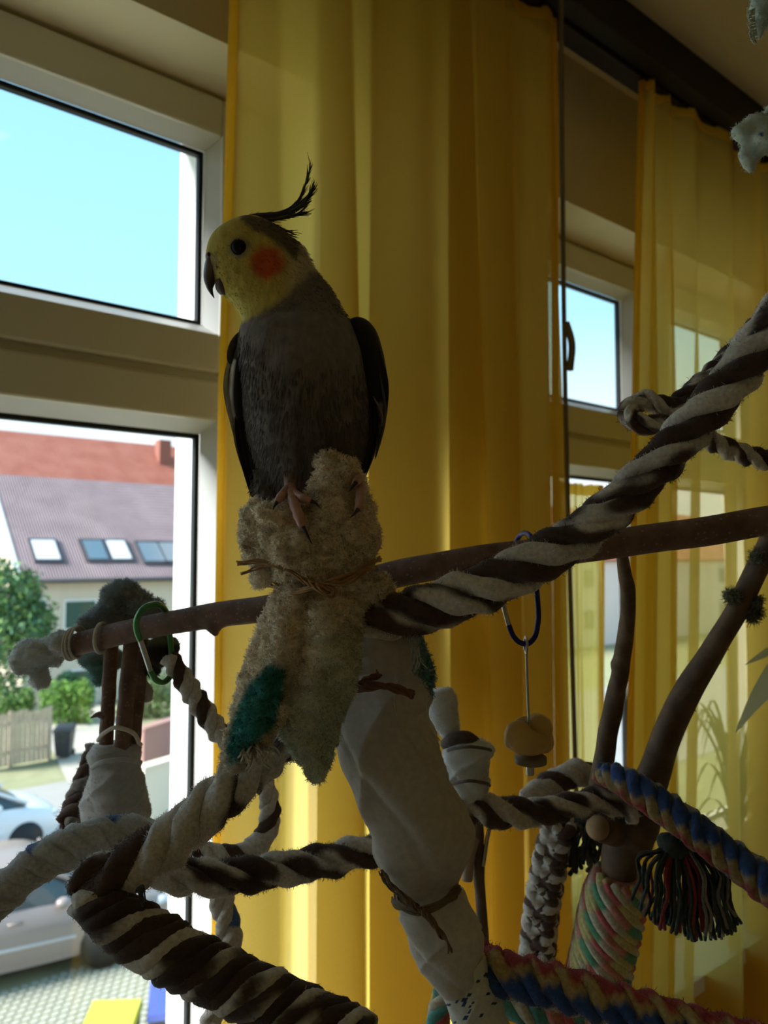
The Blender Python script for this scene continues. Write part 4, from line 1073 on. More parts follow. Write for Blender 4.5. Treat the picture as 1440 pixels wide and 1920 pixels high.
def raffia(parent, name, pts, r_, mat, k=4, n=48):
    """a few thin fibres twisted loosely about one path"""
    path = curve([P(*q) for q in pts], n); t, A, Bn = frames(path); g = G(); u = np.linspace(0, 1, n)
    for i in range(k):
        a = 6.28*i/k + u*RNG.uniform(5, 11); spread = r_*(.75 + .35*np.sin(u*RNG.uniform(6, 14) + i)) * (1 + 1.2*np.abs(u-.5)**3*4)
        tube(g, path + spread[:, None]*(np.cos(a)[:, None]*A + np.sin(a)[:, None]*Bn), r_*RNG.uniform(.42, .62), 6)
    return obj(name, g, mat, parent)
# raffia tie around the knot's neck
root = thing('raffia_tie', P(600, 1110, .43), 'brown raffia cord tied round the cream towel neck', 'cord')
for k, pts in enumerate(([(505, 1092, .455), (545, 1104, .436), (585, 1100, .420), (625, 1090, .413), (670, 1075, .424), (700, 1055, .440), (708, 1048, .452)],
                         [(520, 1108, .446), (555, 1110, .428), (600, 1096, .416), (640, 1094, .414), (680, 1074, .426), (704, 1060, .444)],
                         [(575, 1085, .424), (600, 1098, .414), (625, 1106, .414), (625, 1116, .418), (600, 1108, .412), (580, 1092, .416)])):
    raffia(root, 'wrap', pts, .0013, RAFFIA)
for pts in ([(588, 1096, .414), (540, 1070, .420), (490, 1058, .424), (446, 1054, .428)], [(585, 1096, .414), (535, 1066, .424), (480, 1052, .430), (444, 1057, .432)], [(575, 1092, .416), (520, 1062, .424), (478, 1066, .428), (452, 1076, .430)]):
    raffia(root, 'loose_end', pts, .0008, RAFFIA, k=3)
# ================================================================== branches
def branch(name, ctrl, mat, label=None, cat='branch', parent=None, n=120, seg=22, rough=.05, knots=(), end_light=False):
    path, rad = pxpath(ctrl, n)
    ph = RNG.uniform(0, 6.28, 6)
    def rf(u, th):
        r = 1 + rough*(np.sin(9*u*3 + ph[0] + 2*th) * .5 + np.sin(23*u*2 + ph[1] - th) * .4 + np.sin(57*u + ph[2] + 3*th)*.35)
        for (uc, tc_, w, h) in knots: r = r + h*np.exp(-((u-uc)/w)**2) * np.exp(-(np.angle(np.exp(1j*(th-tc_)))/.7)**2)
        return r
    g = G(); tube(g, path, rad, seg, rfun=rf)
    if parent is None:
        o = obj(name, g, mat)
        return tag(o, label, cat)
    return obj(name, g, mat, parent)
tree_perch = [(90, 1222, .598, 16), (140, 1209, .592, 20), (195, 1195, .585, 22), (322, 1167, .565, 22), (400, 1154, .553, 23), (487, 1142, .542, 25), (620, 1112, .525, 25), (740, 1078, .512, 26), (905, 1047, .500, 26), (1020, 1036, .494, 27), (1162, 1018, .486, 28), (1300, 999, .478, 28), (1419, 980, .470, 27), (1500, 966, .466, 26)]
branch('perch_branch', tree_perch, BARK, 'long brown bark perch branch passing behind the towel knot', n=200, knots=((.275, 1.7, .006, .55), (.28, 1.2, .01, .3)))
# standing fork on the right: trunk, thick arm and thin arm
Z0 = P(1150, 1900, .66)
fork = thing('forked_trunk', (Z0[0], Z0[1], 0.0), 'brown forked branch trunk rising through the colourful rope wrap', 'branch')
path_ctrl = [(1445, 1010, .60, 20), (1393, 1122, .605, 20), (1337, 1219, .61, 22), (1287, 1300, .615, 25), (1252, 1375, .62, 27), (1222, 1460, .625, 31), (1190, 1545, .63, 42), (1166, 1600, .635, 36), (1158, 1660, .64, 31), (1146, 1760, .645, 30), (1134, 1850, .65, 30), (1120, 1960, .655, 32)]
branch('trunk', path_ctrl, BARK2, parent=fork, n=170, rough=.06, knots=((.50, 2.0, .008, .15), (.58, .4, .006, .2)))
pe = P(1120, 1960, .655)
g = G(); tube(g, curve([pe, (pe[0] + .01, pe[1] + .02, .55), (pe[0], pe[1] + .01, .03)], 30), .0155, 18); obj('lower_trunk', g, BARK2, fork)
g = G(); tube(g, [(pe[0], pe[1] + .01, 0.0), (pe[0], pe[1] + .01, .035)], .09, 40); obj('base_plate', g, simple('pine_base', (.45, .30, .16), .6, .2, 20), fork)
branch('thin_arm', [(1160, 1012, .503, 10), (1170, 1065, .520, 12), (1178, 1125, .545, 14), (1171, 1203, .57, 15), (1159, 1281, .59, 17), (1143, 1359, .60, 18), (1131, 1437, .612, 20), (1127, 1490, .62, 22), (1150, 1560, .632, 22)], BARK2, parent=fork, n=110, rough=.06, knots=((.45, 3.0, .015, .25),))
g = G(); c = P(1128, 1552, .612); tube(g, curve([P(1165, 1560, .632), P(1140, 1555, .618), P(1122, 1552, .604)], 12), np.array([30, 30, 29, 29, 28, 28, 27, 27, 26, 26, 25, 23])*.61/F, 20); st_ = obj('cut_stub', g, BARK2, fork)
g = G(); e_ = P(1121, 1552, .6035); dr = P(1121, 1552, .6) - P(1165, 1560, .632); dr /= np.linalg.norm(dr); tube(g, [e_ - dr*.001, e_ + dr*.002], 22*.61/F, 20); obj('cut_face', g, simple('cut_wood', (.42, .27, .14), .7, .25, 120), st_)
for (x, y, d, r_, n_) in ((1412, 1150, .604, 13, 200), (1372, 1118, .600, 9, 160), (1418, 1128, .600, 8, 120), (1420, 1046, .598, 10, 150)):
    g = G(); lump(g, x, y, d, r_, r_*1.3, r_, .4, col=(.22, .24, .18)); m2 = G(); fuzz(m2, g, n_*3, 0.006, .0006, lean=1.2, curl=.9, col=(.24, .25, .19), cvar=.3); m2.add(g.verts(), g.f, g.cols()); obj('lichen_tuft', m2, FUZZM, fork)
for (x, y) in ((1360, 1215), (1330, 1262), (1298, 1330), (1345, 1240)):
    g = G(); tube(g, curve([P(x-6, y-4, .607), P(x+2, y, .606), P(x+7, y+4, .606)], 6), np.linspace(2.5, .8, 6)*.61/F, 6); obj('bud', g, BARK2, fork)
# leftmost bundle of three upright sticks
BZ = P(220, 1545, .60)
bundle = thing('stick_bundle', BZ, 'three upright brown sticks bound together beneath the perch branch', 'sticks')
for ctrl in ([(210, 1195, .598, 13), (207, 1240, .600, 13), (203, 1320, .600, 13), (199, 1400, .600, 13), (205, 1500, .6, 14), (210, 1545, .6, 14)], [(246, 1195, .588, 13), (242, 1245, .590, 14), (236, 1320, .590, 15), (230, 1400, .590, 15), (226, 1480, .593, 15), (222, 1545, .595, 15)], [(270, 1200, .603, 12), (264, 1260, .604, 12), (257, 1330, .605, 12), (251, 1400, .605, 12), (244, 1545, .606, 12)]):
    branch('stick', ctrl, BARK, parent=bundle, n=60, seg=16, rough=.04)
g = G(); tube(g, curve([P(196, 1342, .598), P(184, 1340, .597), P(170, 1346, .597)], 8), np.linspace(9, 1, 8)*.6/F, 8); obj('thorn', g, BARK, bundle)
g = G(); tube(g, curve([P(184, 1388, .589), P(196, 1374, .578), P(220, 1364, .572), (P(246, 1372, .574)), P(260, 1392, .588), P(255, 1394, .615), P(200, 1390, .618), P(184, 1388, .600)], 50), 4*.58/F, 8); obj('elastic_band', g, STRING, bundle)
branch('twig_post', [(894, 1500, .60, 11), (896, 1547, .602, 11), (898, 1644, .606, 11), (903, 1710, .608, 10), (908, 1790, .61, 11), (912, 1930, .615, 11)], BARK2, 'thin dark twig post behind the white cloth sleeve', n=70, seg=14, rough=.08)
g = G(); tube(g, curve([P(921, 1540, .60), P(915, 1565, .60), P(906, 1624, .60)], 12), 4*.6/F, 8); o = obj('brass_pin', g, simple('brass', (.5, .40, .25), .35, metal=1.0)); tag(o, 'short brass pin beside the thin dark twig post', 'pin')
# short pale twig behind the sleeve
branch('pale_twig', [(876, 1650, .60, 10), (880, 1600, .60, 12), (890, 1570, .60, 10)], simple('peeled_twig', (.40, .30, .22), .7, .2, 60), 'short pale peeled twig next to the thin dark twig post', n=20, seg=12)

# ================================================================== ropes
WHT, BRN, GRY, NAV = np.array([.66, .62, .58]), np.array([.068, .040, .033]), np.array([.48, .49, .50]), np.array([.05, .10, .26])
class Around:
    """yarn colours that follow the side of the rope, so that coloured lines run along it"""
    def __init__(s, pal, off=0.0, drift=0.0): s.pal, s.off, s.drift = [np.asarray(p, float) for p in pal], off, drift
class Mix:
    """strand of two yarn colours that swap places irregularly"""
    def __init__(s, a, b, bias=0.0): s.a, s.b, s.bias, s.ph = np.asarray(a, float), np.asarray(b, float), bias, RNG.uniform(0, 6.28)
def rope(name, ctrl, cols, pitch, label, q=None, nfuzz=1500, flen=.003, hand=1, cat='rope', squash=.5, parent=None, core=False, seg=14, step=.16, group=None, hump=.0, fuzz_w=.00028, phase=0.0):
    """laid rope: strands twisted about a smooth path; pitch in pixels at the path's mean distance"""
    md = np.mean([c[2] for c in ctrl]); R0, _ = pxpath(ctrl, 300)
    Ln = np.linalg.norm(np.diff(R0, axis=0), axis=1).sum()
    rm = np.mean([c[3]*c[2]/F for c in ctrl]); n = int(min(420, max(60, Ln/(rm*step))))
    path, rad = pxpath(ctrl, n); t, A, Bn = frames(path)
    s = np.concatenate([[0], np.cumsum(np.linalg.norm(np.diff(path, axis=0), axis=1))])
    k = len(cols); q = q or {2: .55, 3: .5, 4: .44, 5: .40, 6: .37, 8: .3}.get(k, .3)
    pm = pitch * md / F
    root = parent or thing(name, path[np.argmin(path[:, 2])], label, cat, group)
    fz = G(); per = max(1, nfuzz // k)
    for i, c in enumerate(cols):
        ph = hand * 2*math.pi*s/pm + 2*math.pi*i/k + phase
        off = rad*(1-q)
        p = path + off[:, None]*(np.cos(ph)[:, None]*A + np.sin(ph)[:, None]*Bn)
        rr = rad*q*(1.08 + .05*np.sin(s/pm*31 + i*2) + .06*np.sin(s/pm*9 + i*1.3) + .05*RNG.standard_normal(n).cumsum()/math.sqrt(n))
        sg = 20 if isinstance(c, Mix) else seg
        tht = np.linspace(0, 2*math.pi, sg, endpoint=False)[None, :]; ss = (s/pm)[:, None]; tw = -hand*9.0
        if isinstance(c, Mix):
            nz = np.sin(ss*5.1 + i*2.3 + c.ph) + .7*np.sin(ss*11.7 + 1.3*i + c.ph*2) + .5*np.sin(ss*23 + tht)
            w = smooth01((np.sin(tht + tw*ss*.33 + i*1.9 + c.ph) + .50*nz + c.bias)*1.6 + .5)[:, :, None]
            cc = c.a*(1-w) + c.b*w
        else:
            cc = np.array([c(x, i) for x in s/pm]) if callable(c) else np.tile(np.zeros(3) if isinstance(c, Around) else np.asarray(c, float), (n, 1))
            cc = np.repeat(cc[:, None, :], sg, axis=1)
        if isinstance(c, Around):
            gt = G(); tube(gt, p, rr, sg, caps=False); dv_ = gt.verts().reshape(n, sg, 3) - path[:, None, :]
            ang = np.arctan2((dv_*Bn[:, None, :]).sum(2), (dv_*A[:, None, :]).sum(2)) + c.off + c.drift*ss + .35*np.sin(ss*6.28*k + i)
            m = len(c.pal); x = (ang/(2*math.pi) % 1.0)*m; j0 = x.astype(int) % m; fr = smooth01((x - np.floor(x))*4 - 3)[:, :, None]
            pa = np.array(c.pal); cc = (pa[j0]*(1-fr) + pa[(j0+1) % m]*fr)
        g = G(); tube(g, p, rr, sg, col=cc, rfun=lambda u, th, i=i: .87 + .22*np.sin(1.5*(th + tw*u*s[-1]/pm + i))**2)
        obj('strand', g, YARN, root)
        if nfuzz: fuzz(fz, g, per, flen, fuzz_w, lean=1.1, curl=.9, cvar=.2)
    if core:
        g = G(); tube(g, path, rad*(1-q)*.95, 12, col=np.asarray(core)); obj('core', g, YARN, root)
    if nfuzz: obj('fuzz', fz, FUZZM, root, kind='stuff')
    return root
rope('rope_perch', [(668, 1172, .455, 36), (720, 1158, .446, 42), (790, 1142, .440, 46), (860, 1120, .436, 47), (940, 1088, .432, 46), (1000, 1056, .430, 46), (1080, 1008, .427, 43), (1150, 950, .424, 41), (1240, 862, .420, 41), (1340, 752, .416, 42), (1440, 626, .412, 44), (1520, 520, .408, 45)],
     [Mix(WHT, BRN, -.95), Mix(BRN, WHT, -.8), Mix(WHT*.92, BRN, -.6), Mix(BRN*1.1, WHT, -.75)], 270, 'thick fuzzy brown and white twisted rope rising from the towel knot', nfuzz=12000, flen=.0028)
rope('rope_loop', [(1520, 500, .50, 20), (1440, 590, .50, 20), (1380, 655, .50, 20), (1310, 722, .50, 20), (1255, 762, .505, 20), (1205, 752, .51, 20), (1178, 770, .51, 19), (1198, 795, .50, 20), (1250, 797, .50, 20), (1295, 808, .505, 20), (1340, 830, .51, 20), (1390, 852, .515, 20), (1500, 872, .52, 20)],
     [Mix(WHT*.95, BRN, -.6), Mix(BRN, WHT*.95, -.7), Mix(WHT*.92, BRN, .2)], 110, 'thin brown and white rope doubled into a loop behind the thick rope', nfuzz=2500, flen=.003)
# left side ropes
rope('rope_perch', [(560, 1375, .470, 36), (505, 1415, .466, 40), (445, 1468, .462, 43), (372, 1530, .456, 46), (300, 1592, .450, 47), (232, 1632, .445, 46), (176, 1652, .442, 40), (150, 1662, .445, 30)],
     [Mix(WHT, BRN*1.3, -.9), Mix(BRN*1.4, WHT, .0), Mix(WHT*.95, BRN*1.2, -.6)], 230, 'fuzzy white and brown rope running down left under the teal flap', nfuzz=12000, flen=.003, hand=-1)
rope('rope_perch', [(-60, 1735, .455, 36), (0, 1680, .46, 36), (60, 1628, .465, 37), (130, 1592, .47, 40), (195, 1576, .48, 44), (260, 1574, .49, 42), (310, 1585, .50, 36)],
     [GRY, GRY, lambda s, i: (NAV if (s % 1.0) < .28 else GRY), GRY*.95], 130, 'thick grey rope with dark blue flecks leaving toward the left window', nfuzz=3500, flen=.0025, hand=1)
rope('rope_perch', [(290, 1632, .50, 34), (350, 1642, .505, 34), (420, 1644, .51, 34), (520, 1632, .52, 33), (620, 1612, .53, 32), (720, 1590, .54, 31)],
     [Mix(WHT*.95, BRN, -.5), Mix(BRN, WHT*.9, -.6), Mix(WHT*.9, BRN*1.1, -.1)], 220, 'level brown and white rope reaching right to the cloth sleeve', nfuzz=8000, flen=.003)
rope('coiled_rope', [(160, 1680, .440, 38), (205, 1712, .435, 50), (262, 1752, .432, 54), (335, 1794, .428, 55), (410, 1832, .425, 55), (485, 1866, .422, 54), (560, 1900, .420, 54), (680, 1955, .415, 54)],
     [Mix(WHT, BRN, -1.5), Mix(BRN*.85, WHT, -1.4), Mix(BRN*.7, BRN*1.4, -.3), Mix(WHT*.92, BRN, -.7), Mix(BRN*.8, WHT, -1.1), Mix(BRN, WHT*.9, -.8)], 175, 'thick coiled brown and white rope in tight slanting turns', nfuzz=4000, flen=.0025, hand=-1, core=tuple(BRN))
rope('hanging_rope', [(372, 1590, .555, 20), (396, 1640, .56, 22), (418, 1700, .56, 24), (430, 1765, .56, 24), (416, 1840, .56, 22), (396, 1915, .56, 21), (388, 1990, .56, 21)],
     [WHT*.95, WHT, lambda s, i: (NAV*1.6 if (s % 1.0) < .25 else WHT*.9)], 130, 'thin white rope with blue flecks hanging in front of the window jamb', nfuzz=1500, flen=.002)
rope('rope_loop', [(318, 1232, .575, 18), (345, 1275, .575, 20), (380, 1330, .575, 21), (412, 1372, .573, 21), (452, 1408, .570, 20), (488, 1455, .568, 19), (506, 1510, .566, 19), (496, 1568, .562, 21), (455, 1602, .556, 22), (405, 1602, .552, 20), (365, 1592, .55, 16)],
     [WHT*.95, WHT, BRN*1.2], 84, 'white and brown twisted rope hanging in a loop from the green carabiner', nfuzz=2000, flen=.0025, hand=1)
rope('rope_loop', [(178, 1400, .64, 17), (165, 1440, .635, 18), (152, 1485, .63, 22), (138, 1525, .62, 26), (120, 1545, .61, 18)], [BRN*.8, WHT*.25, BRN], 90, 'dark frayed rope end behind the grey sock on the sticks', nfuzz=800, flen=.004)
# right side ropes
rope('rope_perch', [(846, 1500, .572, 30), (880, 1512, .574, 32), (933, 1522, .577, 31), (1000, 1524, .580, 28), (1067, 1512, .584, 26), (1125, 1504, .588, 26), (1172, 1512, .592, 24), (1190, 1525, .600, 20)],
     [Mix(BRN, WHT, -.8), Mix(WHT*.9, BRN, -.7), Mix(BRN*1.1, WHT*.95, -.4)], 170, 'brown and white rope bar between white cloth stub and forked trunk', nfuzz=3000, flen=.003)
rope('rope_perch', [(985, 1502, .63, 21), (1010, 1484, .64, 23), (1045, 1464, .65, 25), (1085, 1450, .655, 25), (1118, 1464, .66, 22), (1130, 1500, .662, 20)],
     [BRN*1.2, WHT*.85, WHT*.95], 90, 'brown and white rope arching over behind the rope bar', nfuzz=1500)
# chunky plaited rope column
def plait(name, ctrl, cols, pitch, label, nfuzz=2500, k=8):
    md = np.mean([c[2] for c in ctrl]); n = 300; path, rad = pxpath(ctrl, n); t, A, Bn = frames(path)
    s = np.concatenate([[0], np.cumsum(np.linalg.norm(np.diff(path, axis=0), axis=1))]); pm = pitch*md/F
    root = thing(name, path[np.argmin(path[:, 2])], label, 'rope'); fz = G()
    for i in range(k):
        h = 1 if i % 2 else -1
        ph = h*2*math.pi*s/pm + 2*math.pi*(i//2)/(k/2)
        wv = .10*h*np.sin(2*math.pi*s/pm*(k/2))
        p = path + (rad*(.70 + wv))[:, None]*(np.cos(ph)[:, None]*A + np.sin(ph)[:, None]*Bn)
        cc = np.array([cols(x, i) for x in s/pm]); g = G(); tube(g, p, rad*.34, 10, col=cc); obj('strand', g, YARN, root); fuzz(fz, g, nfuzz//k, .0025, .0005, lean=.8, curl=.6)
    g = G(); tube(g, path, rad*.66, 12, col=tuple(BRN)); obj('core', g, YARN, root)
    obj('fuzz', fz, FUZZM, root, kind='stuff'); return root
plait('plaited_rope', [(1052, 1540, .66, 33), (1040, 1580, .662, 33), (1030, 1625, .664, 33), (1018, 1690, .666, 33), (1010, 1760, .668, 33), (1006, 1830, .67, 33), (1003, 1930, .672, 33)],
      lambda s, i: WHT*.95 if ((s*3.1 + i*.61) % 1.0) < .55 else BRN*1.5, 120, 'plaited white and brown rope column left of the colourful rope wrap')
AR1, AR2 = 3.05, 1.75
RED, YLW, GRN, BLU, TEA = np.array([.34, .05, .055]), np.array([.46, .34, .15]), np.array([.05, .16, .09]), np.array([.035, .075, .24]), np.array([.10, .32, .30])
rope('colourful_rope', [(1130, 1452, .60, 22), (1160, 1460, .575, 27), (1200, 1484, .56, 31), (1244, 1514, .548, 32), (1311, 1564, .53, 33), (1378, 1612, .515, 34), (1440, 1660, .50, 36), (1540, 1735, .48, 37)],
     [Around([BLU*1.1, WHT*.5, BLU*.8, BLU, YLW*.75, RED*.9, TEA*.7, WHT*.4, GRN], AR1)]*4, 130, 'blue yellow red and green rope slanting down right from the fork', nfuzz=3500, flen=.0022, q=.44, core=tuple(GRN))
rope('colourful_rope', [(880, 1790, .50, 34), (933, 1820, .475, 40), (1000, 1838, .465, 41), (1067, 1858, .458, 40), (1156, 1884, .45, 38), (1244, 1908, .443, 36), (1333, 1932, .436, 35), (1440, 1960, .43, 35)],
     [Around([RED*1.1, YLW, BLU*1.1, BLU, WHT*.8, GRN*1.1, WHT*.6, TEA*.9, RED], AR2)]*4, 170, 'thick blue red and yellow rope along the bottom beside the post', nfuzz=4500, flen=.004, q=.44, core=tuple(GRN), phase=1.5)
PAST = [np.array([.60, .24, .20]), np.array([.62, .54, .24]), np.array([.62, .56, .44]), np.array([.55, .13, .13])]
def pcol(s, i):
    j = int(s*9.3 + i*1.7) % 7; return [PAST[3], PAST[1], PAST[2], PAST[0], np.array([.12, .34, .20]), PAST[2], PAST[1]][j]
rope('rope_wrap', [(1163, 1640, .636, 46), (1158, 1662, .638, 56), (1149, 1700, .64, 60), (1138, 1755, .644, 60), (1126, 1810, .648, 60), (1116, 1870, .652, 60), (1108, 1950, .655, 60)],
     [pcol]*15, 250, 'pastel red yellow and green rope wound tightly around the trunk', nfuzz=1200, flen=.0015, q=.165, hand=-1, core=tuple(PAST[0]))
rope('colourful_rope', [(1100, 1985, .52, 30), (1065, 1925, .525, 32), (1010, 1895, .53, 33), (965, 1880, .535, 33), (915, 1868, .54, 30), (870, 1858, .545, 26), (838, 1862, .545, 24), (824, 1895, .545, 22), (818, 1950, .54, 22)],
     [PAST[3], TEA*1.2, PAST[2], lambda s, i: PAST[1] if (s % 1) < .5 else TEA, PAST[0]], 150, 'red and teal rope passing behind the post foot at the bottom', nfuzz=1800, flen=.003)
# knotted tassels: each cord its own part
def tassel(name, top, d, ends, cols, r_, label, head):
    root = thing(name, P(top[0], max(e[1] for e in ends), d), label, 'tassel')
    g = G(); lump(g, head[0], head[1], d, head[2], head[3], head[2], head[4], col=cols[0]); h = remesh(g, .002, 3, .001, 200, lambda v: np.tile(np.asarray(cols[0]), (len(v), 1))); obj('knot', h, YARN, root)
    for i, (x, y) in enumerate(ends):
        sx = top[0] + (x - top[0])*.35 + RNG.uniform(-5, 5); sy = top[1] + RNG.uniform(-4, 6); dd = d + RNG.uniform(-.018, .018)
        mid = ((sx + x)/2 + (x-top[0])*.15 + RNG.uniform(-5, 5), (sy + y)/2 + RNG.uniform(-6, 4))
        pth = curve([P(sx, sy, d + (dd-d)*.3), P(mid[0], mid[1]-25, dd), P(mid[0] + RNG.uniform(-7, 7), mid[1]+12, dd), P((mid[0]+x)/2 + RNG.uniform(-7, 7), (mid[1]+y)/2+8, dd), P(x + RNG.uniform(-5, 5), y, dd)], 26)
        g = G(); c = cols[RNG.integers(0, len(cols))]; tube(g, pth, r_*d/F*(1 + .14*np.sin(np.arange(26)*1.9)), 7, col=np.asarray(c)*RNG.uniform(.8, 1.2)); obj('cord', g, YARN, root)
    return root
ends = []
for i in range(95):
    x = RNG.uniform(1180, 1390); lim = np.interp(x, [1180, 1215, 1260, 1310, 1360, 1392], [1690, 1735, 1752, 1770, 1762, 1738]); ends.append((x, lim - abs(RNG.normal(0, 14))))
DGR = np.array([.035, .045, .045])
tassel('rope_tassel', (1268, 1594), .545, ends, [DGR, DGR*.8, DGR*1.4, GRN*.6, DGR*1.2, RED*.7, RED*.8, WHT*.6, WHT*.4, DGR*1.5], 3.1, 'dark frayed rope tassel with red and white cords under the colourful rope', (1262, 1585, 30, 22, .5))
tassel('rope_tassel', (1092, 1548), .665, [(RNG.uniform(1066, 1132), RNG.uniform(1600, 1642)) for _ in range(22)], [DGR, DGR*1.3, WHT*.35, DGR], 4.0, 'small dark rope tassel hanging behind the rope bar', (1092, 1545, 22, 14, 0))
# frayed sprig beside the coil
g = G()
for k in range(6): tube(g, curve([P(255, 1672, .43), P(258+k*2, 1665-k, .425), P(268+RNG.uniform(-8, 6), 1690+RNG.uniform(-6, 12), .424)], 10), .0005, 5, col=(.06, .05, .04))
o = obj('frayed_threads', g, YARN); tag(o, 'dark frayed threads sticking out above the coiled rope', 'threads')

# ================================================================== cloth sleeves and wraps
SLV = np.array([.52, .47, .43])
def sleeve(name, rows, col, label, wr=1.0, mat=CLOTH, thick=None, cat='cloth', n=120, seg=72, nfuzz=0, parent=None, open_bottom=False, notch=0.0):
    """cloth tube: rows (x_left, y_left, x_right, y_right, d) with diagonal wrinkles"""
    R = curve([np.concatenate([P(a, b, e), P(c_, d_, e)]) for a, b, c_, d_, e in rows], n)
    L_, Rr = R[:, :3], R[:, 3:]; mid = (L_+Rr)/2; hx = (Rr-L_)/2; hw = np.linalg.norm(hx, axis=1)
    tt = np.gradient(mid, axis=0); tt /= np.linalg.norm(tt, axis=1)[:, None]; dp = np.cross(hx, tt); dp = dp/(np.linalg.norm(dp, axis=1)[:, None]+1e-12)*hw[:, None]*.85
    th = np.linspace(0, 2*math.pi, seg, endpoint=False); u = np.linspace(0, 1, n)[:, None]
    wk = 1 + wr*(.035*np.sin(3*th + 9*u + 1.2*np.sin(5*u)) + .028*np.sin(5*th - 14*u) + .018*np.sin(2*th + 31*u + 2*np.sin(9*u)) * smooth01(1.2-u))
    rdg = lambda a: (1 - np.abs(np.sin(a)))**3
    wk = wk + wr*(.11*rdg(1.5*th + 2.6*u*2 + .6)*smooth01(u*6)*smooth01((.85-u)*4) + .09*rdg(9.0*u + .9*np.sin(th + .8))*smooth01((.45-u)*5) - .07*rdg(2.0*th - 5*u + 1.0)*smooth01((u-.25)*5))
    V = mid[:, None] + wk[:, :, None]*(np.cos(th)[None, :, None]*hx[:, None] + np.sin(th)[None, :, None]*dp[:, None])
    if notch: V = V - (notch*smooth01((u - .72)/.28)*np.exp(-((th - 4.71)/.42)**2))[:, :, None]*tt[:, None]     # hem lifted at the front
    V = V.reshape(-1, 3)
    f = [(i*seg+j, i*seg+(j+1) % seg, (i+1)*seg+(j+1) % seg, (i+1)*seg+j) for i in range(n-1) for j in range(seg)]
    f = [q[::-1] for q in f] if np.dot(np.cross(V[1]-V[0], V[seg]-V[0]), V[0]-mid[0]) < 0 else f
    f.append(tuple(range(seg)))
    if not open_bottom: f.append(tuple((n-1)*seg+j for j in range(seg))[::-1])
    g = G(); g.add(V, f, col(V) if callable(col) else col)
    if parent is not None: return obj(name, g, mat, parent), g
    if not nfuzz: o = obj(name, g, mat); return tag(o, label, cat), g
    root = thing(name, base_of(g), label, cat); obj('cloth', g, mat, root); fz = G(); fuzz(fz, g, nfuzz, .0016, .00035, lean=.9, curl=.6, cvar=.1); obj('nap', fz, FUZZM, root, kind='stuff'); return root, g
POST = []
sleeve('cloth_sleeve', [(664, 1150, 790, 1175, .500), (650, 1215, 800, 1230, .490), (622, 1330, 805, 1330, .484), (640, 1420, 818, 1400, .480), (672, 1500, 850, 1470, .478), (695, 1560, 880, 1530, .476), (698, 1610, 891, 1580, .475), (722, 1650, 868, 1635, .474), (745, 1690, 850, 1672, .474)],
       SLV, 'smooth beige cloth sleeve wrapped around the slanting post', wr=1.15)
sleeve('cloth_sleeve', [(748, 1690, 868, 1668, .478), (756, 1730, 893, 1720, .475), (775, 1790, 905, 1770, .472), (800, 1835, 900, 1812, .470), (822, 1862, 905, 1835, .470)],
       lambda v: np.tile(np.array([.60, .56, .53]), (len(v), 1)), 'whitish cloth cuff below the raffia on the slanting post', wr=.8)
def fleck(v):
    p = pix(v); c = np.tile(np.array([.62, .62, .58]), (len(v), 1))
    for _ in range(30):
        x, y = RNG.uniform(825, 945), RNG.uniform(1815, 1935); m = (np.abs(p[:, 0]-x + .5*(p[:, 1]-y)) < RNG.uniform(2, 5)) & (np.abs(p[:, 1]-y) < RNG.uniform(2, 5)); c[m] = [.03, .06, .16] if RNG.random() < .7 else [.03, .08, .06]
    return c
ol, gl_ = sleeve('flecked_rope_wrap', [(815, 1822, 908, 1790, .474), (828, 1860, 925, 1830, .472), (850, 1920, 945, 1890, .470), (880, 2000, 975, 1970, .468)], fleck, 'white rope wrap with blue flecks at the foot of the slanting post', wr=.5, n=200, seg=160)
pe = P(925, 1985, .469)
postb = thing('wooden_post', (pe[0]+.02, pe[1]+.03, 0), 'bare wooden post foot carrying the flecked rope wrap', 'post')
g = G(); tube(g, curve([P(722, 1200, .495), P(716, 1330, .486), P(752, 1450, .480), P(795, 1590, .476), P(798, 1682, .476), P(838, 1780, .474), P(866, 1850, .472), P(896, 1905, .471), pe], 60), .009, 14); obj('upper_post', g, BARK2, postb)
g = G(); tube(g, curve([pe, (pe[0]+.01, pe[1]+.02, .6), (pe[0]+.02, pe[1]+.03, .03)], 30), .016, 16); obj('lower_post', g, BARK2, postb)
g = G(); tube(g, [(pe[0]+.02, pe[1]+.03, 0), (pe[0]+.02, pe[1]+.03, .03)], .075, 40); obj('base_plate', g, MATS['pine_base'], postb)
RAF2 = simple('dark_raffia', (.20, .135, .08), .8, .35, 260, bump=.6)
root = thing('raffia_tie', P(790, 1700, .45), 'dark raffia tied between beige sleeve and whitish cuff', 'cord')
for k in range(3):
    raffia(root, 'wrap', [(740, 1682+k*4, .470), (752, 1694+k*4, .452), (785, 1704+k*3, .443), (825, 1694+k*3, .444), (852, 1672+k*4, .456), (858, 1660+k*3, .474)], .0013, RAF2)
for pts in ([(782, 1700, .442), (750, 1672, .446), (728, 1652, .450), (714, 1632, .454)], [(784, 1702, .442), (754, 1680, .444), (730, 1660, .450), (716, 1638, .455)], [(790, 1704, .441), (812, 1724, .440), (824, 1745, .440), (838, 1768, .441), (843, 1784, .442)], [(792, 1706, .441), (808, 1730, .438), (826, 1752, .439), (834, 1758, .439)]):
    raffia(root, 'loose_end', pts, .0011, RAF2)
root = thing('raffia_tie', P(720, 1290, .44), 'brown raffia strip across the top of the beige sleeve', 'cord')
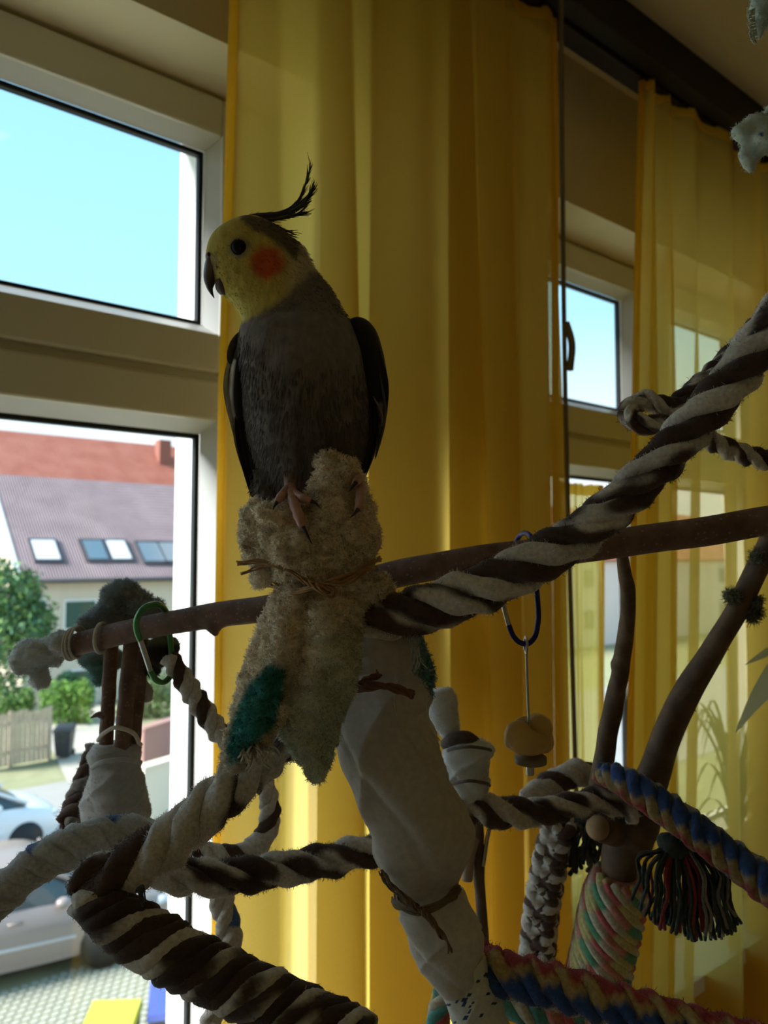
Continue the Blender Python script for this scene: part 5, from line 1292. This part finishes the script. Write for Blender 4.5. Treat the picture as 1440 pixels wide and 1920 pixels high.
for pts, r_ in (([(655, 1292, .452), (690, 1288, .440), (725, 1286, .436), (772, 1306, .440)], .0024), ([(660, 1278, .450), (695, 1282, .438), (735, 1290, .436), (770, 1302, .441)], .002), ([(652, 1286, .452), (680, 1278, .442), (712, 1262, .440)], .0022)):
    raffia(root, 'strip', pts, r_*.75, simple('rust_raffia', (.17, .075, .04), .8, .3, 200) if 'rust_raffia' not in MATS else MATS['rust_raffia'], k=5)
g = sheet([[(655, 1215, .452), (700, 1190, .442), (760, 1190, .45)], [(662, 1245, .446), (712, 1225, .438), (770, 1232, .446)], [(668, 1268, .446), (715, 1258, .440), (765, 1268, .447)]], 30, 30, .0025, .002, 90, lambda v: np.tile(np.array([.45, .39, .36]), (len(v), 1)))
o = obj('cloth_fold', g, CLOTH); tag(o, 'folded beige cloth end tucked above the rust raffia strip', 'cloth')
# grey sock on the stick bundle
GS = np.array([.42, .42, .42])
sock, gsk = sleeve('sock', [(176, 1396, 260, 1396, .598), (168, 1416, 264, 1414, .597), (172, 1434, 262, 1432, .597), (164, 1470, 268, 1466, .597), (153, 1515, 279, 1512, .597), (154, 1540, 278, 1540, .597), (162, 1552, 270, 1552, .597)], GS, 'grey fleece sock pulled over the foot of the upright sticks', wr=.8, nfuzz=2500, open_bottom=True, cat='sock', notch=.011)
g = G(); tube(g, curve([P(172, 1440, .568), P(195, 1428, .556), P(235, 1424, .556), P(264, 1430, .568)], 30), 4.5*.58/F, 10, col=GS*1.05); obj('cuff_seam', g, CLOTH, sock)
# cloth wrapped round the left end of the perch branch
CGR = np.array([.44, .47, .48])
def cloth_blob(name, lumps, label, colfun, voxel=.0022, disp=.0016, dscale=130, nf=2500, flen=.0022, cat='cloth'):
    g = G()
    for l in lumps: lump(g, *l)
    m = remesh(g, voxel, 4, disp, dscale, colfun); root = thing(name, base_of(m), label, cat); obj('cloth', m, CLOTH, root)
    if nf: fz = G(); fuzz(fz, m, nf, flen, .0004, lean=.9, curl=.6, cvar=.12); obj('nap', fz, FUZZM, root, kind='stuff')
    return root
plain = lambda c: (lambda v: np.tile(np.asarray(c, float), (len(v), 1)) * (1 + .08*vnoise(v*120))[:, None])
r1 = cloth_blob('cloth_wrap', [(52, 1228, .598, 30, 30, 26, .1), (84, 1222, .597, 38, 28, 28, .3), (118, 1208, .594, 32, 26, 28, .3), (40, 1240, .598, 20, 26, 20, 0), (78, 1262, .600, 14, 30, 14, -.35), (66, 1275, .602, 8, 26, 10, -.3)], 'pale grey cloth bound over the left tip of the perch branch', plain(CGR*1.35), disp=.0026, dscale=170)
g = G()
for k, x in enumerate((134, 139, 146)):
    t_ = np.linspace(0, 2*math.pi, 30, endpoint=False); c = P(x, 1208 - k*2, .592); tube(g, c + (29*.592/F)*(np.cos(t_)[:, None]*UPV + np.sin(t_)[:, None]*FWD) + (5*.592/F)*np.sin(t_)[:, None]*RGT, .0011, 6, closed=True)
o = obj('string_tie', g, STRING); tag(o, 'pale string wound round the grey cloth tip', 'string')
t_ = np.linspace(0, 2*math.pi, 40, endpoint=False); c = P(190, 1196, .585); g = G(); tube(g, c + (27*.585/F)*(np.cos(t_)[:, None]*UPV + np.sin(t_)[:, None]*FWD) + (3*.585/F)*np.sin(t_)[:, None]*RGT, .0014, 8, closed=True); o = obj('elastic_ring', g, STRING); tag(o, 'single pale elastic ring around the bare perch branch', 'ring')
def gteal(v): p = pix(v); c = np.tile(np.array([.36, .41, .43]), (len(v), 1)) * (1 + .12*vnoise(v*140))[:, None]; return lerp(c, (.15, .34, .34), smooth01((p[:, 1]-1215)/40))
cloth_blob('cloth_wrap', [(234, 1108, .612, 30, 20, 26, .1), (218, 1128, .612, 30, 26, 26, .5), (256, 1126, .612, 26, 24, 22, -.3), (284, 1142, .61, 26, 18, 20, -.2), (196, 1156, .612, 30, 24, 24, .5), (175, 1176, .612, 26, 16, 20, .4), (240, 1152, .614, 46, 24, 20, .2)], 'grey towel bundle sitting on top of the perch branch', gteal, disp=.003, dscale=150, nf=9000, flen=.0035)
cloth_blob('cloth_wrap', [(170, 1240, .612, 28, 16, 16, .2), (186, 1264, .616, 18, 24, 14, -.1), (205, 1235, .618, 30, 22, 14, 0)], 'teal grey cloth scrap hanging below the perch branch by the sticks', gteal, nf=1200)
cloth_blob('cloth_wrap', [(300, 1222, .596, 26, 32, 20, .2), (322, 1218, .60, 14, 24, 16, .2), (285, 1250, .602, 18, 26, 16, 0)], 'dark olive cloth knot inside the green carabiner', lambda v: lerp(np.tile(np.array([.035, .035, .03]), (len(v), 1)), (.22, .25, .18), smooth01((1215 - pix(v)[:, 1])/14)), nf=1200)
cloth_blob('cloth_wrap', [(272, 1290, .61, 12, 26, 12, -.3)], 'pale strip of cloth below the green carabiner', plain((.42, .38, .35)), nf=200)
# carabiners
def carabiner(name, pts, r_, mat, label, gate, gmat):
    root = thing(name, P(*pts[len(pts)//2]), label, 'carabiner')
    p = np.array([P(*q) for q in pts]); g = G(); tube(g, curve(p, 70), r_, 12); obj('frame', g, mat, root)
    q = np.array([P(*k) for k in gate]); g = G(); tube(g, curve(q, 16), r_*.9, 12); obj('gate', g, gmat, root)
carabiner('carabiner', [(263, 1200, .548), (256, 1180, .545), (258, 1158, .542), (270, 1140, .542), (290, 1133, .55), (308, 1142, .566), (316, 1170, .585), (320, 1210, .59), (322, 1245, .585), (318, 1270, .575), (304, 1280, .566), (290, 1272, .560), (282, 1258, .558)], .0022, GREENAL, 'green carabiner clipped over the perch branch', [(263, 1200, .548), (273, 1230, .553), (282, 1258, .558)], STEEL)
carabiner('carabiner', [(954, 1172, .465), (962, 1192, .465), (975, 1205, .466), (990, 1207, .467), (1002, 1195, .468), (1008, 1172, .470), (1006, 1100, .473), (1004, 1050, .478), (1000, 1014, .486), (990, 1001, .496), (976, 1003, .507), (966, 1018, .512)], .0017, BLUEAL, 'dark blue carabiner hanging on the perch branch', [(954, 1172, .465), (944, 1135, .468), (942, 1092, .489), (952, 1050, .509), (966, 1018, .512)], STEEL)
# fruit skewer
root = thing('fruit_skewer', P(993, 1448, .468), 'steel skewer with dried yellow fruit chunks under the blue carabiner', 'skewer')
g = G(); tube(g, curve([P(987, 1222, .466), P(989, 1290, .466), P(992, 1366, .467), P(994, 1450, .468)], 20), .00085, 8); obj('rod', g, STEEL, root)
t_ = np.linspace(0, 2*math.pi, 24, endpoint=False); g = G(); tube(g, P(986, 1209, .466) + .0042*(np.sin(t_)[:, None]*UPV*1.2 + np.cos(t_)[:, None]*FWD), .0008, 8, closed=True); obj('eye_loop', g, STEEL, root)
for (lst, nm) in (([(972, 1380, .465, 28, 28, 24, .4), (990, 1394, .462, 40, 24, 26, .1), (962, 1392, .465, 18, 16, 18, 0)], 'fruit_chunk'), ([(1010, 1365, .472, 26, 28, 24, -.5), (1018, 1388, .474, 22, 24, 22, .2), (985, 1358, .474, 22, 14, 18, .2)], 'fruit_chunk')):
    g = G()
    for l in lst: lump(g, *l)
    obj(nm, remesh(g, .0016, 3, .0008, 160), FRUIT, root)
g = G(); c = P(995, 1424, .468); tube(g, [c - UPV*.0018, c + UPV*.0018], 30*.468/F, 30); obj('washer', g, simple('wooden_washer', (.22, .17, .13), .6, .2, 60), root)
g = G(); c = P(994, 1440, .468); tube(g, [c - UPV*.004, c + UPV*.004], 8*.468/F, 6); obj('nut', g, STEEL, root)
# white wrapped stub on the right of the sleeve
CW = np.array([.66, .68, .70])
stub = thing('wrapped_stub', P(870, 1490, .575), 'white cloth wrapped branch stub behind the beige sleeve', 'branch')
_, gg = sleeve('wrapping', [(804, 1296, 846, 1290, .58), (803, 1306, 853, 1302, .58), (806, 1345, 858, 1338, .578), (820, 1372, 862, 1366, .576), (834, 1390, 862, 1378, .575)], CW, None, wr=.6, parent=stub, n=60, seg=40)
fz = G(); fuzz(fz, gg, 1500, .0018, .0004, lean=.9, curl=.5); obj('nap', fz, FUZZM, stub, kind='stuff')
g = G(); tube(g, curve([P(836, 1396, .574), P(850, 1385, .566), P(872, 1382, .564), P(890, 1392, .570)], 16), 12*.57/F, 10, col=(.10, .075, .07)); obj('dark_band', g, YARN, stub)
_, gg = sleeve('wrapping', [(846, 1388, 900, 1384, .574), (838, 1402, 922, 1396, .573), (832, 1425, 918, 1420, .573), (836, 1455, 914, 1450, .573), (848, 1482, 920, 1470, .573), (852, 1496, 912, 1490, .574)], CW*.97, None, wr=1.3, parent=stub, n=60, seg=48)
fz = G(); fuzz(fz, gg, 1200, .0018, .0004, lean=.9, curl=.5); obj('nap', fz, FUZZM, stub, kind='stuff')
for y, a, b in ((1406, 838, 922), (1470, 842, 918)):
    g = G(); tube(g, curve([P(a, y+3, .573), P(a+12, y-2, .552), P((a+b)/2, y-6, .543), P(b-10, y-2, .552), P(b, y+3, .573)], 24), .0012, 7, col=(.12, .10, .09)); obj('thread', g, YARN, stub)
# cloth scraps hanging in the top right corner
def green_white(v): p = pix(v); c = np.tile(np.array([.52, .60, .56]), (len(v), 1)); m = smooth01((6 - np.hypot(p[:, 0]-1428, p[:, 1]-252))/3); return lerp(c, (.03, .08, .18), m)
sc_ = cloth_blob('cloth_scrap', [(1392, 250, .50, 22, 20, 18, .5), (1424, 238, .50, 32, 24, 24, .4), (1440, 262, .495, 30, 28, 24, 0), (1405, 290, .50, 18, 26, 14, -.15), (1407, 312, .50, 9, 14, 8, 0), (1480, 225, .505, 50, 34, 28, .3)], 'pale folded cloth scrap hanging below the ceiling corner', green_white, nf=1500)
g = G(); pt = P(1490, 200, .505); tube(g, [pt, (pt[0], pt[1], CEIL)], .0015, 8); obj('hanging_cord', g, STRING, sc_)
sc2 = cloth_blob('cloth_scrap', [(1428, 20, .46, 22, 36, 18, .1), (1420, 52, .46, 12, 22, 10, -.2), (1470, 10, .46, 44, 40, 24, 0)], 'pale cloth scrap with frayed fringe near the ceiling', plain((.50, .60, .58)), nf=1200)
g = G()
for k in range(40):
    y = RNG.uniform(15, 72); x = np.interp(y, [0, 40, 75], [1410, 1409, 1416]); tube(g, curve([P(x+6, y, .455), P(x-5+RNG.uniform(-4, 3), y+4, .453), P(x+RNG.uniform(-4, 6), y+RNG.uniform(4, 14), .455)], 8), .00035, 5, col=(.55, .62, .58))
obj('fringe', g, YARN, sc2, kind='stuff')
g = G(); pt = P(1480, -10, .46); tube(g, [pt, (pt[0], pt[1], CEIL)], .0015, 8); obj('hanging_cord', g, STRING, sc2)

# ================================================================== plants by the far window
def blade(pts, w, col=None, n=24):
    q = curve(pts, n); t, A, Bn = frames(q); u = np.linspace(0, 1, n); side = np.cross(t, np.array([0, 0, 1.0])); side /= np.linalg.norm(side, axis=1)[:, None] + 1e-9
    hw = w*np.sin(math.pi*np.clip(u*.96 + .04, 0, 1))**.8*.5; up = np.cross(side, t)
    a, b, m = q - side*hw[:, None], q + side*hw[:, None], q - up*hw[:, None]*.35
    g = G(); g.add(np.concatenate([a, m, b]), [(i, i+1, n+i+1, n+i) for i in range(n-1)] + [(n+i, n+i+1, 2*n+i+1, 2*n+i) for i in range(n-1)]); return g
LEAFP = sheer('pale_leaf', (.52, .56, .38), 0.0, tl=.4)
pot_at = np.array([1.98, 1.015, WZ[0]])
plant = thing('potted_palm', pot_at, 'potted palm with slender arching leaves on the far window sill', 'plant')
g = G(); v = []; tube(g, [pot_at + np.array([0, 0, h]) for h in (0, .02, .09, .10, .12)], [.045, .048, .058, .062, .062], 24); obj('pot', g, simple('terracotta', (.45, .18, .09), .8), plant)
for k in range(46):
    a = RNG.uniform(0, 6.28); L_ = RNG.uniform(.16, .30); h = RNG.uniform(.12, .40)
    dx = math.cos(a)*L_; dy = -abs(math.sin(a))*.04
    b = pot_at + np.array([0, 0, .11])
    obj('leaf', blade([b, b + np.array([dx*.35, dy*.4, h*.75]), b + np.array([dx*.8, dy*.8, h]), b + np.array([dx*1.25, dy, h*.72])], .009), LEAFM, plant)
pp = P(1620, 1450, .80)
plant = thing('leafy_plant', (pp[0], pp[1], 0), 'leafy plant with broad pointed leaves at the right room edge', 'plant')
g = G(); tube(g, [(pp[0], pp[1], h) for h in (0, .05, .25, .27, .30)], [.11, .12, .15, .16, .16], 28); obj('pot', g, MATS['terracotta'], plant)
g = G(); tube(g, curve([(pp[0], pp[1], .28), (pp[0]-.01, pp[1], .8), P(1600, 1330, .80)], 30), .012, 10); obj('stem', g, BARK2, plant)
for pts, w in (([(1600, 1290, .80), (1520, 1200, .79), (1450, 1218, .785), (1396, 1247, .785)], .040), ([(1605, 1330, .80), (1500, 1225, .78), (1420, 1310, .775), (1378, 1375, .775)], .055), ([(1600, 1310, .80), (1680, 1150, .82), (1760, 1180, .83)], .05), ([(1602, 1340, .80), (1570, 1500, .78), (1560, 1640, .78)], .05)):
    obj('leaf', blade([P(*q) for q in pts], w), LEAFP, plant)

def finish():
    for o in bpy.data.objects:
        if '_base' in o: del o['_base']
    cy = SC.cycles
    cy.use_denoising = True
    cy.max_bounces = 14; cy.diffuse_bounces = 9; cy.transparent_max_bounces = 24; cy.transmission_bounces = 6
    cy.sample_clamp_indirect = 4.0
    cy.caustics_reflective = False; cy.caustics_refractive = False
finish()
